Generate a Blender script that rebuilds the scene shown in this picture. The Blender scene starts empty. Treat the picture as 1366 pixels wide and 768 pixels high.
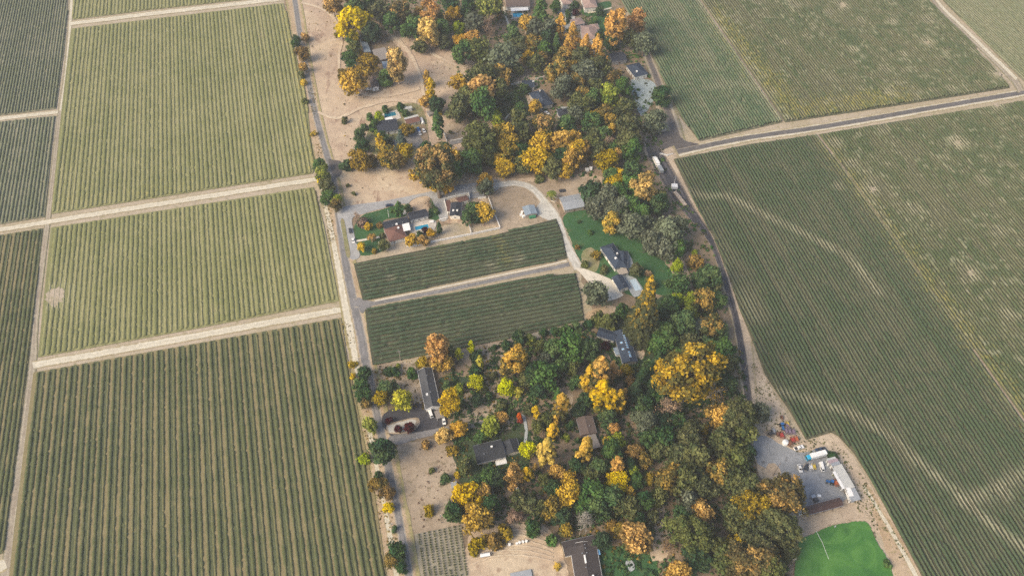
import bpy, math, random
import numpy as np
from mathutils import Vector

# ------------------------------------------------------------------ camera, world, sun, exposure
SC = bpy.context.scene
COL = SC.collection
FPX, DEP, CAMH = 1062.0, math.radians(50.54), 375.0        # focal length in photo pixels, depression, height
SD, CD = math.sin(DEP), math.cos(DEP)

cam = bpy.data.cameras.new('camera')
cam.sensor_width = 36.0
cam.lens = 36.0 * FPX / 1366.0
cam.clip_start, cam.clip_end = 1.0, 20000.0
camo = bpy.data.objects.new('camera', cam)
camo.location = (0, 0, CAMH)
camo.rotation_euler = (math.radians(90) - DEP, 0, 0)
COL.objects.link(camo)
SC.camera = camo

SUN_EL, SUN_AZ = math.radians(38), math.radians(240)      # azimuth clockwise from +Y
w = bpy.data.worlds.new('World'); SC.world = w; w.use_nodes = True
nt = w.node_tree
sky = nt.nodes.new('ShaderNodeTexSky'); sky.sky_type = 'NISHITA'; sky.sun_disc = False
sky.sun_elevation = SUN_EL; sky.sun_rotation = SUN_AZ
sky.dust_density = 2.5
bg = nt.nodes['Background']; bg.inputs[1].default_value = 0.12
nt.links.new(sky.outputs[0], bg.inputs[0])
sun = bpy.data.lights.new('sun', 'SUN'); sun.energy = 2.7; sun.angle = math.radians(36); sun.color = (1.0, 0.84, 0.62)
suno = bpy.data.objects.new('sun', sun)
sdir = Vector((math.sin(SUN_AZ) * math.cos(SUN_EL), math.cos(SUN_AZ) * math.cos(SUN_EL), math.sin(SUN_EL)))
suno.rotation_euler = sdir.to_track_quat('Z', 'Y').to_euler()
suno.location = (0, 0, 900)
COL.objects.link(suno)
SC.view_settings.view_transform = 'Standard'; SC.view_settings.look = 'None'
SC.view_settings.exposure = 0.78; SC.view_settings.gamma = 1.0; SC.view_settings.use_curve_mapping = False
SC.cycles.use_denoising = False
SC.cycles.max_bounces = 5; SC.cycles.diffuse_bounces = 3; SC.cycles.transmission_bounces = 2
SC.cycles.volume_bounces = 0; SC.cycles.transparent_max_bounces = 4

R = random.Random(7)

# ------------------------------------------------------------------ helpers
def P(px, py, z=0.0):
    """point of the place seen at photo pixel (px, py) at height z"""
    x, y = (px - 683.0) / FPX, (384.0 - py) / FPX
    dz = -SD + y * CD
    t = (z - CAMH) / dz
    return Vector((x * t, (CD + y * SD) * t, z))

def mpp(px, py):
    """metres per photo pixel at the ground there"""
    y = (384.0 - py) / FPX
    return (CAMH / (SD - y * CD)) / FPX

def tag(o, label=None, cat=None, group=None, kind=None):
    if label: o['label'] = label
    if cat: o['category'] = cat
    if group: o['group'] = group
    if kind: o['kind'] = kind
    return o

def link(o, parent=None):
    COL.objects.link(o)
    if parent is not None: o.parent = parent
    return o

def empty(name, loc, rz=0.0, label=None, cat=None, group=None):
    o = bpy.data.objects.new(name, None)
    o.location = loc; o.rotation_euler = (0, 0, rz); o.empty_display_size = 1
    link(o)
    return tag(o, label, cat, group)

def mesh_np(name, verts, faces, mats=(), attrs=None, smooth=False, midx=None, uv=None):
    """verts (n,3), faces (m,k) numpy -> mesh"""
    me = bpy.data.meshes.new(name)
    verts = np.asarray(verts, dtype=np.float32); faces = np.asarray(faces, dtype=np.int32)
    m, k = faces.shape
    me.vertices.add(len(verts)); me.vertices.foreach_set('co', verts.ravel())
    me.loops.add(m * k); me.loops.foreach_set('vertex_index', faces.ravel())
    me.polygons.add(m)
    me.polygons.foreach_set('loop_start', np.arange(0, m * k, k, dtype=np.int32))
    me.polygons.foreach_set('loop_total', np.full(m, k, dtype=np.int32))
    if smooth: me.polygons.foreach_set('use_smooth', np.ones(m, dtype=bool))
    if midx is not None: me.polygons.foreach_set('material_index', np.asarray(midx, dtype=np.int32))
    for a, v in (attrs or {}).items():
        at = me.attributes.new(a, 'FLOAT', 'POINT'); at.data.foreach_set('value', np.asarray(v, dtype=np.float32))
    if uv is not None:
        l = me.uv_layers.new(name='rows'); l.data.foreach_set('uv', np.asarray(uv, dtype=np.float32)[faces.ravel()].ravel())
    for x in mats: me.materials.append(x)
    me.update(calc_edges=True)
    return me

class MB:
    """collects simple solids and builds ONE mesh from them"""
    def __init__(s): s.v, s.f, s.m = [], [], []
    def add(s, vs, fs, mi=0):
        b = len(s.v); s.v += [tuple(v) for v in vs]; s.f += [tuple(i + b for i in f) for f in fs]; s.m += [mi] * len(fs)
        return s
    def box(s, x0, x1, y0, y1, z0, z1, mi=0, rz=0.0, c=(0, 0)):
        vs = [(x, y, z) for z in (z0, z1) for x, y in ((x0, y0), (x1, y0), (x1, y1), (x0, y1))]
        if rz:
            q, t = math.cos(rz), math.sin(rz)
            vs = [(c[0] + (x - c[0]) * q - (y - c[1]) * t, c[1] + (x - c[0]) * t + (y - c[1]) * q, z) for x, y, z in vs]
        return s.add(vs, [(3, 2, 1, 0), (4, 5, 6, 7), (0, 1, 5, 4), (1, 2, 6, 5), (2, 3, 7, 6), (3, 0, 4, 7)], mi)
    def tube(s, pts, rad, n=6, mi=0, cap=True):
        rings = []
        for i, p in enumerate(pts):
            p = Vector(p)
            a = Vector(pts[max(i - 1, 0)]); b = Vector(pts[min(i + 1, len(pts) - 1)])
            d = (b - a).normalized() if (b - a).length > 1e-9 else Vector((0, 0, 1))
            u = d.orthogonal().normalized(); v = d.cross(u)
            r = rad[i] if isinstance(rad, (list, tuple)) else rad
            rings.append([p + (u * math.cos(2 * math.pi * k / n) + v * math.sin(2 * math.pi * k / n)) * r for k in range(n)])
        vs = [q for r_ in rings for q in r_]
        fs = [(i * n + k, i * n + (k + 1) % n, (i + 1) * n + (k + 1) % n, (i + 1) * n + k) for i in range(len(pts) - 1) for k in range(n)]
        if cap: fs += [tuple(range(n - 1, -1, -1)), tuple((len(pts) - 1) * n + k for k in range(n))]
        return s.add(vs, fs, mi)
    def prism(s, prof, y0, y1, mi=0, inset=None):
        """side profile (x, z) extruded over y; inset(z) narrows it"""
        n = len(prof); f = inset or (lambda z: 1.0)
        vs = [(x, y0 * f(z), z) for x, z in prof] + [(x, y1 * f(z), z) for x, z in prof]
        fs = [tuple(range(n)), tuple(range(2 * n - 1, n - 1, -1))] + [((k + 1) % n, k, k + n, (k + 1) % n + n) for k in range(n)]
        return s.add(vs, fs, mi)
    def mesh(s, name, mats, smooth=False):
        me = bpy.data.meshes.new(name)
        me.from_pydata(s.v, [], s.f)
        for x in (mats if isinstance(mats, (list, tuple)) else [mats]): me.materials.append(x)
        me.polygons.foreach_set('material_index', s.m)
        if smooth: me.polygons.foreach_set('use_smooth', [True] * len(s.f))
        me.update(); return me
    def build(s, name, mats, parent=None, smooth=False):
        return link(bpy.data.objects.new(name, s.mesh(name, mats, smooth)), parent)

# ------------------------------------------------------------------ materials
class N:
    def __init__(s, name):
        s.m = bpy.data.materials.new(name); s.m.use_nodes = True
        s.t = s.m.node_tree; s.b = s.t.nodes['Principled BSDF']
        s.b.inputs['Specular IOR Level'].default_value = 0.25
        s.b.inputs['Roughness'].default_value = 0.85
    def node(s, kind, **kw):
        n = s.t.nodes.new(kind)
        for k, v in kw.items(): setattr(n, k, v)
        return n
    def put(s, sock, v):
        if hasattr(v, 'node'): s.t.links.new(v, sock)
        elif isinstance(v, tuple) and len(v) == 3 and sock.type == 'RGBA': sock.default_value = (*v, 1)
        else: sock.default_value = v
    def coord(s): return s.node('ShaderNodeTexCoord').outputs['Object']
    def noise(s, scale, detail=3.0, rough=0.55, vec=None, dist=0.0, stretch=None):
        n = s.node('ShaderNodeTexNoise'); n.inputs['Scale'].default_value = scale
        n.inputs['Detail'].default_value = detail; n.inputs['Roughness'].default_value = rough; n.inputs['Distortion'].default_value = dist
        v = vec or s.coord()
        if stretch:
            mp = s.node('ShaderNodeMapping'); mp.inputs['Scale'].default_value = stretch[:3]
            if len(stretch) > 3: mp.inputs['Rotation'].default_value = (0, 0, stretch[3])
            s.t.links.new(v, mp.inputs[0]); v = mp.outputs[0]
        s.t.links.new(v, n.inputs['Vector']); return n.outputs['Fac']
    def ramp(s, fac, lo, hi):
        n = s.node('ShaderNodeMapRange'); n.interpolation_type = 'SMOOTHSTEP'
        n.inputs[1].default_value = lo; n.inputs[2].default_value = hi
        s.put(n.inputs[0], fac); return n.outputs[0]
    def mix(s, fac, a, b, mode='MIX'):
        n = s.node('ShaderNodeMix', data_type='RGBA', blend_type=mode)
        s.put(n.inputs[0], fac); s.put(n.inputs[6], a); s.put(n.inputs[7], b); return n.outputs[2]
    def math(s, op, a, b=0.0):
        n = s.node('ShaderNodeMath', operation=op); s.put(n.inputs[0], a); s.put(n.inputs[1], b); return n.outputs[0]
    def attr(s, name): return s.node('ShaderNodeAttribute', attribute_name=name).outputs['Fac']
    def scale(s, col, fac):
        n = s.node('ShaderNodeVectorMath', operation='SCALE'); s.put(n.inputs[0], col); s.put(n.inputs['Scale'], fac); return n.outputs[0]
    def bump(s, h, strength=0.4, dist=0.3):
        n = s.node('ShaderNodeBump'); n.inputs['Strength'].default_value = strength; n.inputs['Distance'].default_value = dist
        s.put(n.inputs['Height'], h); s.t.links.new(n.outputs[0], s.b.inputs['Normal'])
    def out(s, col, rough=None, metal=None, spec=None):
        s.put(s.b.inputs['Base Color'], col)
        if rough is not None: s.b.inputs['Roughness'].default_value = rough
        if metal is not None: s.b.inputs['Metallic'].default_value = metal
        if spec is not None: s.b.inputs['Specular IOR Level'].default_value = spec
        return s.m

def soil(name, a, b, c=None, s1=0.02, s2=0.25, s3=1.6, bump=0.5, c_lo=0.54, streak=None, edge=None, rut=None):
    """patchy ground: a/b large patches, c blotches, fine mottling"""
    n = N(name)
    col = n.mix(n.ramp(n.noise(s1, 4, 0.6, dist=0.6), 0.36, 0.64), a, b)
    if c: col = n.mix(n.ramp(n.noise(s2, 4, 0.65, stretch=streak), c_lo, c_lo + 0.14), col, c)
    if edge or rut:
        ac = n.math('ABSOLUTE', n.attr('across'))
        if rut: col = n.mix(n.math('MULTIPLY', n.ramp(n.math('ABSOLUTE', n.math('SUBTRACT', n.math('ADD', ac, n.math('MULTIPLY', n.noise(0.12, 3, 0.6), 0.3)), 0.6)), 0.20, 0.08), n.ramp(n.noise(0.07, 3, 0.6), 0.35, 0.6)), col, rut)
        if edge: col = n.mix(n.ramp(n.math('ADD', ac, n.math('MULTIPLY', n.noise(0.35, 4, 0.7), 0.9)), 1.12, 1.36), col, edge)
    f = n.noise(s3, 3, 0.7)
    f2 = n.noise(s3 * 0.22, 2, 0.6)
    k = n.math('ADD', n.math('MULTIPLY', f, 0.8), n.math('MULTIPLY', f2, 0.5))
    col = n.scale(col, n.math('ADD', k, 0.35))
    n.bump(f, bump, 0.25)
    return n.out(col)

def plain(name, c, rough=0.6, spec=0.3, metal=0.0, var=0.25, s=0.8):
    n = N(name)
    f = n.noise(s, 3, 0.6)
    return n.out(n.scale(c, n.math('ADD', n.math('MULTIPLY', f, 2 * var), 1 - var)), rough, metal, spec)

M = {}
M['terrain'] = soil('dry_soil', (0.42, 0.35, 0.26), (0.36, 0.30, 0.20), (0.30, 0.26, 0.15))
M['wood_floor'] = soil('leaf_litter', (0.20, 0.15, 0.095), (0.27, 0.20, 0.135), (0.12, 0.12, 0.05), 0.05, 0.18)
M['straw'] = soil('straw_grass', (0.50, 0.395, 0.275), (0.42, 0.315, 0.225), (0.30, 0.205, 0.145), 0.022, 0.14, 0.9, streak=(1, 0.35, 1, 0.3))
M['straw_pale'] = soil('pale_straw', (0.52, 0.42, 0.295), (0.45, 0.345, 0.24), (0.33, 0.235, 0.16), 0.04, 0.2)
M['nursery'] = soil('nursery_soil', (0.31, 0.275, 0.205), (0.26, 0.235, 0.17), (0.20, 0.20, 0.12), 0.06, 0.4)
M['straw_worn'] = soil('worn_straw', (0.56, 0.46, 0.33), (0.49, 0.385, 0.275), (0.40, 0.30, 0.21), 0.04, 0.2, edge=(0.46, 0.35, 0.245))
M['dirt'] = soil('bare_dirt', (0.38, 0.305, 0.222), (0.30, 0.235, 0.165), (0.21, 0.168, 0.105), 0.04, 0.3)
M['sand'] = soil('sandy_dirt', (0.50, 0.41, 0.30), (0.42, 0.33, 0.235), (0.30, 0.235, 0.16), 0.05, 0.4, edge=(0.30, 0.25, 0.15))
M['track'] = soil('pale_track', (0.55, 0.505, 0.395), (0.52, 0.47, 0.36), (0.47, 0.42, 0.31), 0.05, 0.5, edge=(0.34, 0.28, 0.16), rut=(0.60, 0.55, 0.44))
M['track_dull'] = soil('dull_track', (0.33, 0.285, 0.215), (0.29, 0.24, 0.18), (0.24, 0.20, 0.14), 0.05, 0.5, edge=(0.22, 0.20, 0.11), rut=(0.40, 0.35, 0.26))
M['verge'] = soil('red_verge', (0.45, 0.345, 0.235), (0.38, 0.275, 0.17), (0.28, 0.23, 0.11), 0.05, 0.5, edge=(0.30, 0.26, 0.12))
M['gravel'] = soil('grey_gravel', (0.35, 0.35, 0.345), (0.30, 0.30, 0.30), (0.26, 0.255, 0.25), 0.06, 0.3, edge=(0.40, 0.35, 0.27))
M['gravel_pale'] = soil('pale_gravel', (0.50, 0.485, 0.43), (0.45, 0.43, 0.38), (0.40, 0.38, 0.32), 0.06, 0.3, edge=(0.42, 0.36, 0.27), rut=(0.56, 0.54, 0.48))
M['gravel_blue'] = soil('blue_gravel', (0.33, 0.38, 0.37), (0.30, 0.345, 0.335), (0.27, 0.305, 0.295), 0.08, 0.3)
M['lot'] = soil('lot_gravel', (0.29, 0.30, 0.31), (0.235, 0.245, 0.255), (0.18, 0.185, 0.19), 0.045, 0.22)
M['asphalt'] = soil('worn_asphalt', (0.22, 0.21, 0.205), (0.165, 0.16, 0.155), (0.27, 0.25, 0.23), 0.06, 0.3, edge=(0.36, 0.31, 0.24), rut=(0.17, 0.165, 0.16))
M['asphalt_grey'] = soil('brown_grey_asphalt', (0.145, 0.135, 0.13), (0.115, 0.107, 0.10), (0.19, 0.17, 0.155), 0.06, 0.25, edge=(0.28, 0.24, 0.18), rut=(0.11, 0.105, 0.10))
M['asphalt_dark'] = soil('dark_asphalt', (0.058, 0.057, 0.064), (0.048, 0.047, 0.053), (0.075, 0.072, 0.076), 0.06, 0.35, edge=(0.22, 0.18, 0.14), rut=(0.12, 0.11, 0.11))
M['asphalt_brown'] = soil('brown_road', (0.13, 0.115, 0.105), (0.10, 0.09, 0.085), (0.16, 0.14, 0.125), 0.06, 0.25, edge=(0.25, 0.20, 0.15), rut=(0.16, 0.14, 0.12))
M['concrete'] = soil('pale_concrete', (0.60, 0.55, 0.45), (0.56, 0.51, 0.42), None, 0.06, bump=0.1)
M['patio'] = soil('patio_stone', (0.36, 0.385, 0.385), (0.32, 0.34, 0.34), None, 0.15, bump=0.1)
M['patio_pale'] = soil('pale_patio', (0.52, 0.48, 0.43), (0.47, 0.43, 0.38), None, 0.2, bump=0.1)
M['lawn'] = soil('mown_lawn', (0.040, 0.110, 0.036), (0.032, 0.092, 0.032), (0.066, 0.110, 0.038), 0.04, 0.12)
M['lawn_shaded'] = soil('lawn_in_shade', (0.035, 0.06, 0.028), (0.05, 0.07, 0.03), (0.07, 0.06, 0.035), 0.06, 0.15)  # darker copy of the lawn, tree shade painted into its colour
M['weeds'] = soil('weedy_ground', (0.20, 0.20, 0.09), (0.26, 0.22, 0.12), (0.12, 0.14, 0.05), 0.08, 0.3)
M['white'] = plain('white_paint', (0.78, 0.77, 0.74), 0.5)
M['cream'] = plain('cream_wall', (0.62, 0.57, 0.48), 0.8)
M['stucco'] = plain('white_stucco', (0.72, 0.69, 0.62), 0.85)
M['grey_wall'] = plain('grey_wall', (0.30, 0.29, 0.27), 0.8)
M['brown_wall'] = plain('brown_wall', (0.16, 0.10, 0.07), 0.8)
M['glass'] = plain('window_glass', (0.03, 0.04, 0.05), 0.08, 0.6, var=0.1)
M['black'] = plain('black_rubber', (0.02, 0.02, 0.02), 0.8)
M['chrome'] = plain('bright_metal', (0.55, 0.56, 0.58), 0.35, 0.5, 0.8)
M['steel'] = plain('galvanised_steel', (0.42, 0.43, 0.44), 0.45, 0.4, 0.5)
M['timber'] = plain('weathered_timber', (0.34, 0.29, 0.235), 0.85)
M['timber_dark'] = plain('old_timber', (0.17, 0.13, 0.10), 0.85)
M['stack_wood'] = plain('sawn_wood', (0.55, 0.45, 0.35), 0.8)
M['red'] = plain('red_paint', (0.36, 0.05, 0.04), 0.45)
M['orange'] = plain('orange_paint', (0.42, 0.12, 0.05), 0.5)
M['rust'] = plain('rusty_steel', (0.18, 0.085, 0.05), 0.8)
M['blue'] = plain('blue_paint', (0.035, 0.14, 0.36), 0.4)
M['cyan'] = plain('bright_blue_paint', (0.03, 0.38, 0.62), 0.4)
M['navy'] = plain('dark_blue_paint', (0.04, 0.06, 0.10), 0.35)
M['char'] = plain('charcoal_paint', (0.045, 0.048, 0.055), 0.35)
M['purple_grey'] = plain('purple_grey_steel', (0.20, 0.15, 0.20), 0.6)
M['yellow'] = plain('yellow_paint', (0.62, 0.45, 0.06), 0.5)
M['bluetarp'] = plain('blue_tarpaulin', (0.16, 0.38, 0.62), 0.6)
M['greentarp'] = plain('green_tarpaulin', (0.05, 0.22, 0.12), 0.6)
M['lamp'] = plain('headlamp_glass', (0.7, 0.7, 0.68), 0.2)
M['tail'] = plain('tail_lamp', (0.4, 0.02, 0.02), 0.3)
M['bark'] = plain('bark', (0.15, 0.115, 0.085), 0.9, s=2.0)
M['bark_pale'] = plain('pale_bark', (0.42, 0.36, 0.29), 0.9, s=2.0)
M['twig'] = plain('bare_twigs', (0.29, 0.215, 0.165), 0.9)
M['twig_grey'] = plain('grey_twigs', (0.34, 0.31, 0.27), 0.9)

def water(name, c, rough=0.08):
    n = N(name); n.bump(n.noise(1.2, 2), 0.06, 0.05)
    return n.out(c, rough, 0.0, 0.5)
M['pool'] = water('pool_water', (0.02, 0.26, 0.42))
M['pool_bright'] = water('bright_pool_water', (0.05, 0.45, 0.70))
M['pool_teal'] = water('teal_pool_water', (0.015, 0.16, 0.22))
M['pool_pale'] = plain('pale_pool_cover', (0.46, 0.57, 0.64), 0.5, var=0.1)
n = N('algae_pond')
f1 = n.noise(0.05, 5, 0.62, dist=2.2); f2 = n.noise(0.9, 3, 0.7)
c_ = n.mix(n.ramp(f1, 0.35, 0.68), (0.048, 0.155, 0.030), (0.090, 0.225, 0.045))
c_ = n.mix(n.ramp(n.noise(0.022, 3, 0.6, dist=1.5), 0.55, 0.75), c_, (0.022, 0.08, 0.022))
n.bump(f2, 0.05, 0.03)
M['algae'] = n.out(n.scale(c_, n.math('ADD', n.math('MULTIPLY', f2, 0.25), 0.87)), 0.45)

def roofmat(name, c, course=2.2, var=0.5, metal=False):
    """shingle courses or standing seams, with weathering"""
    n = N(name)
    wv = n.node('ShaderNodeTexWave', wave_type='BANDS', bands_direction='X' if metal else 'Z')
    wv.inputs['Scale'].default_value = course; wv.inputs['Distortion'].default_value = 0.0 if metal else 1.5
    n.t.links.new(n.coord(), wv.inputs['Vector'])
    f = n.noise(0.35, 4, 0.65); g = n.noise(4.0, 2, 0.6)
    k = n.math('ADD', n.math('MULTIPLY', f, var), n.math('MULTIPLY', g, 0.35))
    k = n.math('ADD', k, n.math('MULTIPLY', wv.outputs['Fac'], 0.10))
    n.bump(wv.outputs['Fac'], 0.35, 0.06)
    return n.out(n.scale(c, n.math('ADD', k, 0.50)), 0.45 if metal else 0.9, 0.3 if metal else 0.0, 0.25 if metal else 0.1)
M['r_slate'] = roofmat('slate_roof', (0.040, 0.046, 0.060))
M['r_blue'] = roofmat('blue_slate_roof', (0.046, 0.062, 0.090))
M['r_grey'] = roofmat('grey_shingle_roof', (0.080, 0.084, 0.092))
M['r_char'] = roofmat('charcoal_roof', (0.046, 0.050, 0.057))
M['r_umber'] = roofmat('umber_roof', (0.070, 0.060, 0.058))
M['r_warm'] = roofmat('warm_grey_roof', (0.26, 0.235, 0.215))
M['r_brown'] = roofmat('brown_shingle_roof', (0.15, 0.115, 0.10))
M['r_tile'] = roofmat('rose_tile_roof', (0.34, 0.245, 0.21))
M['r_red'] = roofmat('red_brown_roof', (0.17, 0.092, 0.075))
M['r_rust'] = roofmat('rusty_roof', (0.10, 0.06, 0.05), 1.5, 0.6, True)
M['r_metal'] = roofmat('grey_metal_roof', (0.43, 0.45, 0.46), 2.0, 0.3, True)
M['r_white'] = roofmat('white_metal_roof', (0.70, 0.69, 0.63), 2.0, 0.2, True)
M['r_steelblue'] = roofmat('blue_metal_roof', (0.36, 0.43, 0.48), 2.0, 0.3, True)
M['r_pink'] = roofmat('pink_metal_roof', (0.52, 0.40, 0.40), 2.0, 0.3, True)

# ------------------------------------------------------------------ ground sheets
from mathutils.geometry import tessellate_polygon
_layer = [0]
def next_z():
    _layer[0] += 1
    return 0.004 * _layer[0]

_tri = []
def remember(vs, fs):
    for f in fs:
        for k in range(1, len(f) - 1): _tri.append([*vs[f[0]][:2], *vs[f[k]][:2], *vs[f[k + 1]][:2], vs[f[0]][2]])
def GZ(x, y):
    """height of the topmost ground sheet at (x, y)"""
    t = np.array(_tri)
    d = lambda ax, ay, bx, by: (bx - ax) * (y - ay) - (by - ay) * (x - ax)
    a, b, c = d(t[:, 0], t[:, 1], t[:, 2], t[:, 3]), d(t[:, 2], t[:, 3], t[:, 4], t[:, 5]), d(t[:, 4], t[:, 5], t[:, 0], t[:, 1])
    ok = ((a >= 0) & (b >= 0) & (c >= 0)) | ((a <= 0) & (b <= 0) & (c <= 0))
    return float(t[ok, 6].max()) if ok.any() else 0.0

def catmull(pts, n=6, closed=False):
    out = []; m = len(pts)
    for i in range(m if closed else m - 1):
        g = (lambda k: pts[k % m]) if closed else (lambda k: pts[min(max(k, 0), m - 1)])
        p0, p1, p2, p3 = g(i - 1), g(i), g(i + 1), g(i + 2)
        for j in range(n):
            t = j / n
            out.append(tuple(0.5 * (2 * b + (c - a) * t + (2 * a - 5 * b + 4 * c - d) * t * t + (3 * b - a - 3 * c + d) * t ** 3)
                             for a, b, c, d in zip(p0, p1, p2, p3)))
    if not closed: out.append(tuple(pts[-1]))
    return out

def sheet(name, px, m, smooth=True, rough=0.0, z=None, label=None):
    """a sheet of ground whose outline is given where the photo shows it"""
    pts = catmull(px, 5, True) if smooth else px
    z = next_z() if z is None else z
    g = [P(x, y) for x, y in pts]
    if rough:
        h = []
        for i, a in enumerate(g):
            b = g[(i + 1) % len(g)]
            k = max(1, int((b - a).length / (rough * 2.5)))
            h += [a.lerp(b, j / k) + Vector((R.uniform(-rough, rough), R.uniform(-rough, rough), 0)) for j in range(k)]
        g = h
    g = [Vector((p.x, p.y, z)) for p in g]
    me = bpy.data.meshes.new(name)
    tris = tessellate_polygon([g])
    fs = []
    for a, b, c in tris:
        n_ = (g[b] - g[a]).cross(g[c] - g[a])
        fs.append((a, b, c) if n_.z > 0 else (a, c, b))
    remember(g, fs)
    me.from_pydata([tuple(p) for p in g], [], fs); me.materials.append(M[m])
    o = link(bpy.data.objects.new(name, me))
    return tag(o, label, None, None, 'structure')

def ribbon(name, pts, m, z=None, label=None, wob=0.0):
    """road or track along (px, py, width in photo pixels)"""
    c = catmull(pts, 8)
    z = next_z() if z is None else z
    vs = []
    for i, (x, y, wd) in enumerate(c):
        a, b = c[max(i - 1, 0)], c[min(i + 1, len(c) - 1)]
        dx, dy = b[0] - a[0], b[1] - a[1]; l = math.hypot(dx, dy) or 1
        nx, ny = -dy / l, dx / l
        for s in (-1, 1):
            k = wd / 2 * (1 + R.uniform(-wob, wob))
            p = P(x + s * nx * k, y + s * ny * k); vs.append((p.x, p.y, z))
    fs = []
    for i in range(len(c) - 1):
        q = (2 * i, 2 * i + 1, 2 * i + 3, 2 * i + 2)
        A, B, C = (Vector(vs[k]) for k in q[:3])
        fs.append(q if (B - A).cross(C - A).z > 0 else q[::-1])
    remember(vs, fs)
    me = bpy.data.meshes.new(name); me.from_pydata(vs, [], fs); me.materials.append(M[m])
    me.attributes.new('across', 'FLOAT', 'POINT').data.foreach_set('value', [-1.0, 1.0] * len(c))
    return tag(link(bpy.data.objects.new(name, me)), label, None, None, 'structure')

me = bpy.data.meshes.new('terrain')
me.from_pydata([(-6000, -2500, 0), (6000, -2500, 0), (6000, 9000, 0), (-6000, 9000, 0)], [], [(0, 1, 2, 3)]); me.materials.append(M['terrain'])
tag(link(bpy.data.objects.new('ground', me)), kind='structure')

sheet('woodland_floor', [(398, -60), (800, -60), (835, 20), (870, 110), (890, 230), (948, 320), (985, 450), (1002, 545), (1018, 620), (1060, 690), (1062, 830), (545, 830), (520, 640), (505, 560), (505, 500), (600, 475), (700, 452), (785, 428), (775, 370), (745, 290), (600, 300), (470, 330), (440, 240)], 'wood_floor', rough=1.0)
sheet('dry_grass_field', [(396, -40), (440, -40), (452, 15), (470, 60), (462, 100), (500, 125), (545, 85), (515, 45), (540, 45), (610, 72), (665, 98), (720, 104), (700, 150), (655, 160), (620, 190), (600, 225), (640, 235), (700, 238), (790, 232), (818, 255), (800, 272), (760, 262), (740, 258), (700, 300), (620, 300), (560, 290), (470, 288), (453, 262), (430, 170), (412, 90)], 'straw', rough=0.8)
sheet('dry_grass_patch', [(462, 268), (500, 255), (560, 258), (600, 240), (615, 215), (585, 205), (520, 215), (470, 225), (452, 232)], 'straw_pale', rough=0.8)
sheet('garden_plot', [(497, 160), (510, 146), (560, 140), (572, 190), (560, 205), (505, 208), (488, 190)], 'weeds', rough=0.4)
sheet('dirt_yard', [(648, 262), (668, 248), (715, 246), (736, 262), (746, 292), (700, 300), (668, 311)], 'dirt', rough=0.4)
sheet('dirt_clearing', [(690, 246), (740, 240), (790, 238), (815, 250), (795, 258), (772, 262), (745, 262), (720, 258)], 'dirt', rough=0.6)
sheet('dirt_clearing', [(592, 170), (625, 152), (662, 150), (668, 168), (620, 184), (600, 190)], 'dirt', rough=0.6)
# residential clearings and lawns
sheet('lawn', [(752, 288), (790, 280), (840, 292), (905, 325), (908, 375), (890, 394), (862, 388), (845, 396), (800, 372), (774, 356), (762, 322)], 'lawn', rough=0.4)
sheet('lawn', [(484, 287), (500, 282), (537, 273), (541, 288), (512, 294), (510, 314), (476, 321), (472, 303)], 'lawn', rough=0.2)
sheet('lawn', [(475, 323), (510, 316), (514, 333), (482, 341)], 'lawn', rough=0.2)
sheet('lawn', [(574, 264), (584, 270), (588, 290), (573, 293)], 'lawn', rough=0.2)
sheet('lawn', [(788, 24), (812, 18), (811, 42), (799, 42)], 'lawn', rough=0.3)
sheet('lawn', [(776, 12), (812, 2), (812, 14), (784, 22)], 'lawn', rough=0.3)
sheet('shaded_lawn', [(662, 108), (692, 116), (705, 150), (660, 156), (640, 145)], 'lawn_shaded', rough=0.4)  # lawn under trees, shade put into the colour
sheet('lawn', [(588, 503), (640, 508), (640, 545), (600, 535)], 'lawn_shaded', rough=0.5)
sheet('shaded_lawn', [(610, 578), (700, 566), (700, 640), (650, 662), (612, 640)], 'lawn_shaded', rough=0.6)  # villa lawn painted as lying in shade
sheet('lawn', [(803, 735), (835, 728), (868, 722), (874, 800), (806, 800)], 'lawn', rough=0.4)
sheet('shaded_lawn', [(800, 440), (900, 392), (960, 420), (960, 520), (880, 560), (850, 520)], 'lawn_shaded', rough=0.8)  # lawn painted dark for the shade on it
sheet('dirt_clearing', [(620, 455), (680, 445), (700, 455), (676, 500), (690, 560), (660, 575), (608, 560), (600, 520), (640, 500), (600, 470)], 'dirt', rough=0.8)
sheet('dirt_clearing', [(738, 478), (760, 476), (764, 540), (752, 540)], 'dirt', rough=0.6)
sheet('dirt_clearing', [(862, 680), (884, 672), (892, 710), (890, 742), (868, 745), (870, 715)], 'straw_pale', rough=0.6)
sheet('dirt_clearing', [(645, 655), (690, 650), (702, 690), (672, 712), (655, 690)], 'dirt', rough=0.6)
sheet('bare_ground', [(500, 488), (545, 485), (560, 500), (560, 545), (520, 520), (498, 505)], 'dirt', rough=0.5)
sheet('dry_lot', [(529, 597), (560, 588), (592, 588), (608, 618), (608, 650), (596, 690), (642, 704), (605, 712), (552, 716), (542, 712), (533, 650)], 'dirt', rough=0.5)
sheet('straw_lot', [(625, 716), (660, 700), (700, 696), (728, 702), (750, 735), (758, 820), (628, 820)], 'straw_pale', rough=0.5)
sheet('nursery_ground', [(553, 712), (615, 700), (632, 820), (566, 820)], 'nursery', smooth=False)
sheet('verge_strip', [(776, 338), (788, 330), (800, 344), (795, 362), (780, 360)], 'weeds', rough=0.3)

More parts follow.
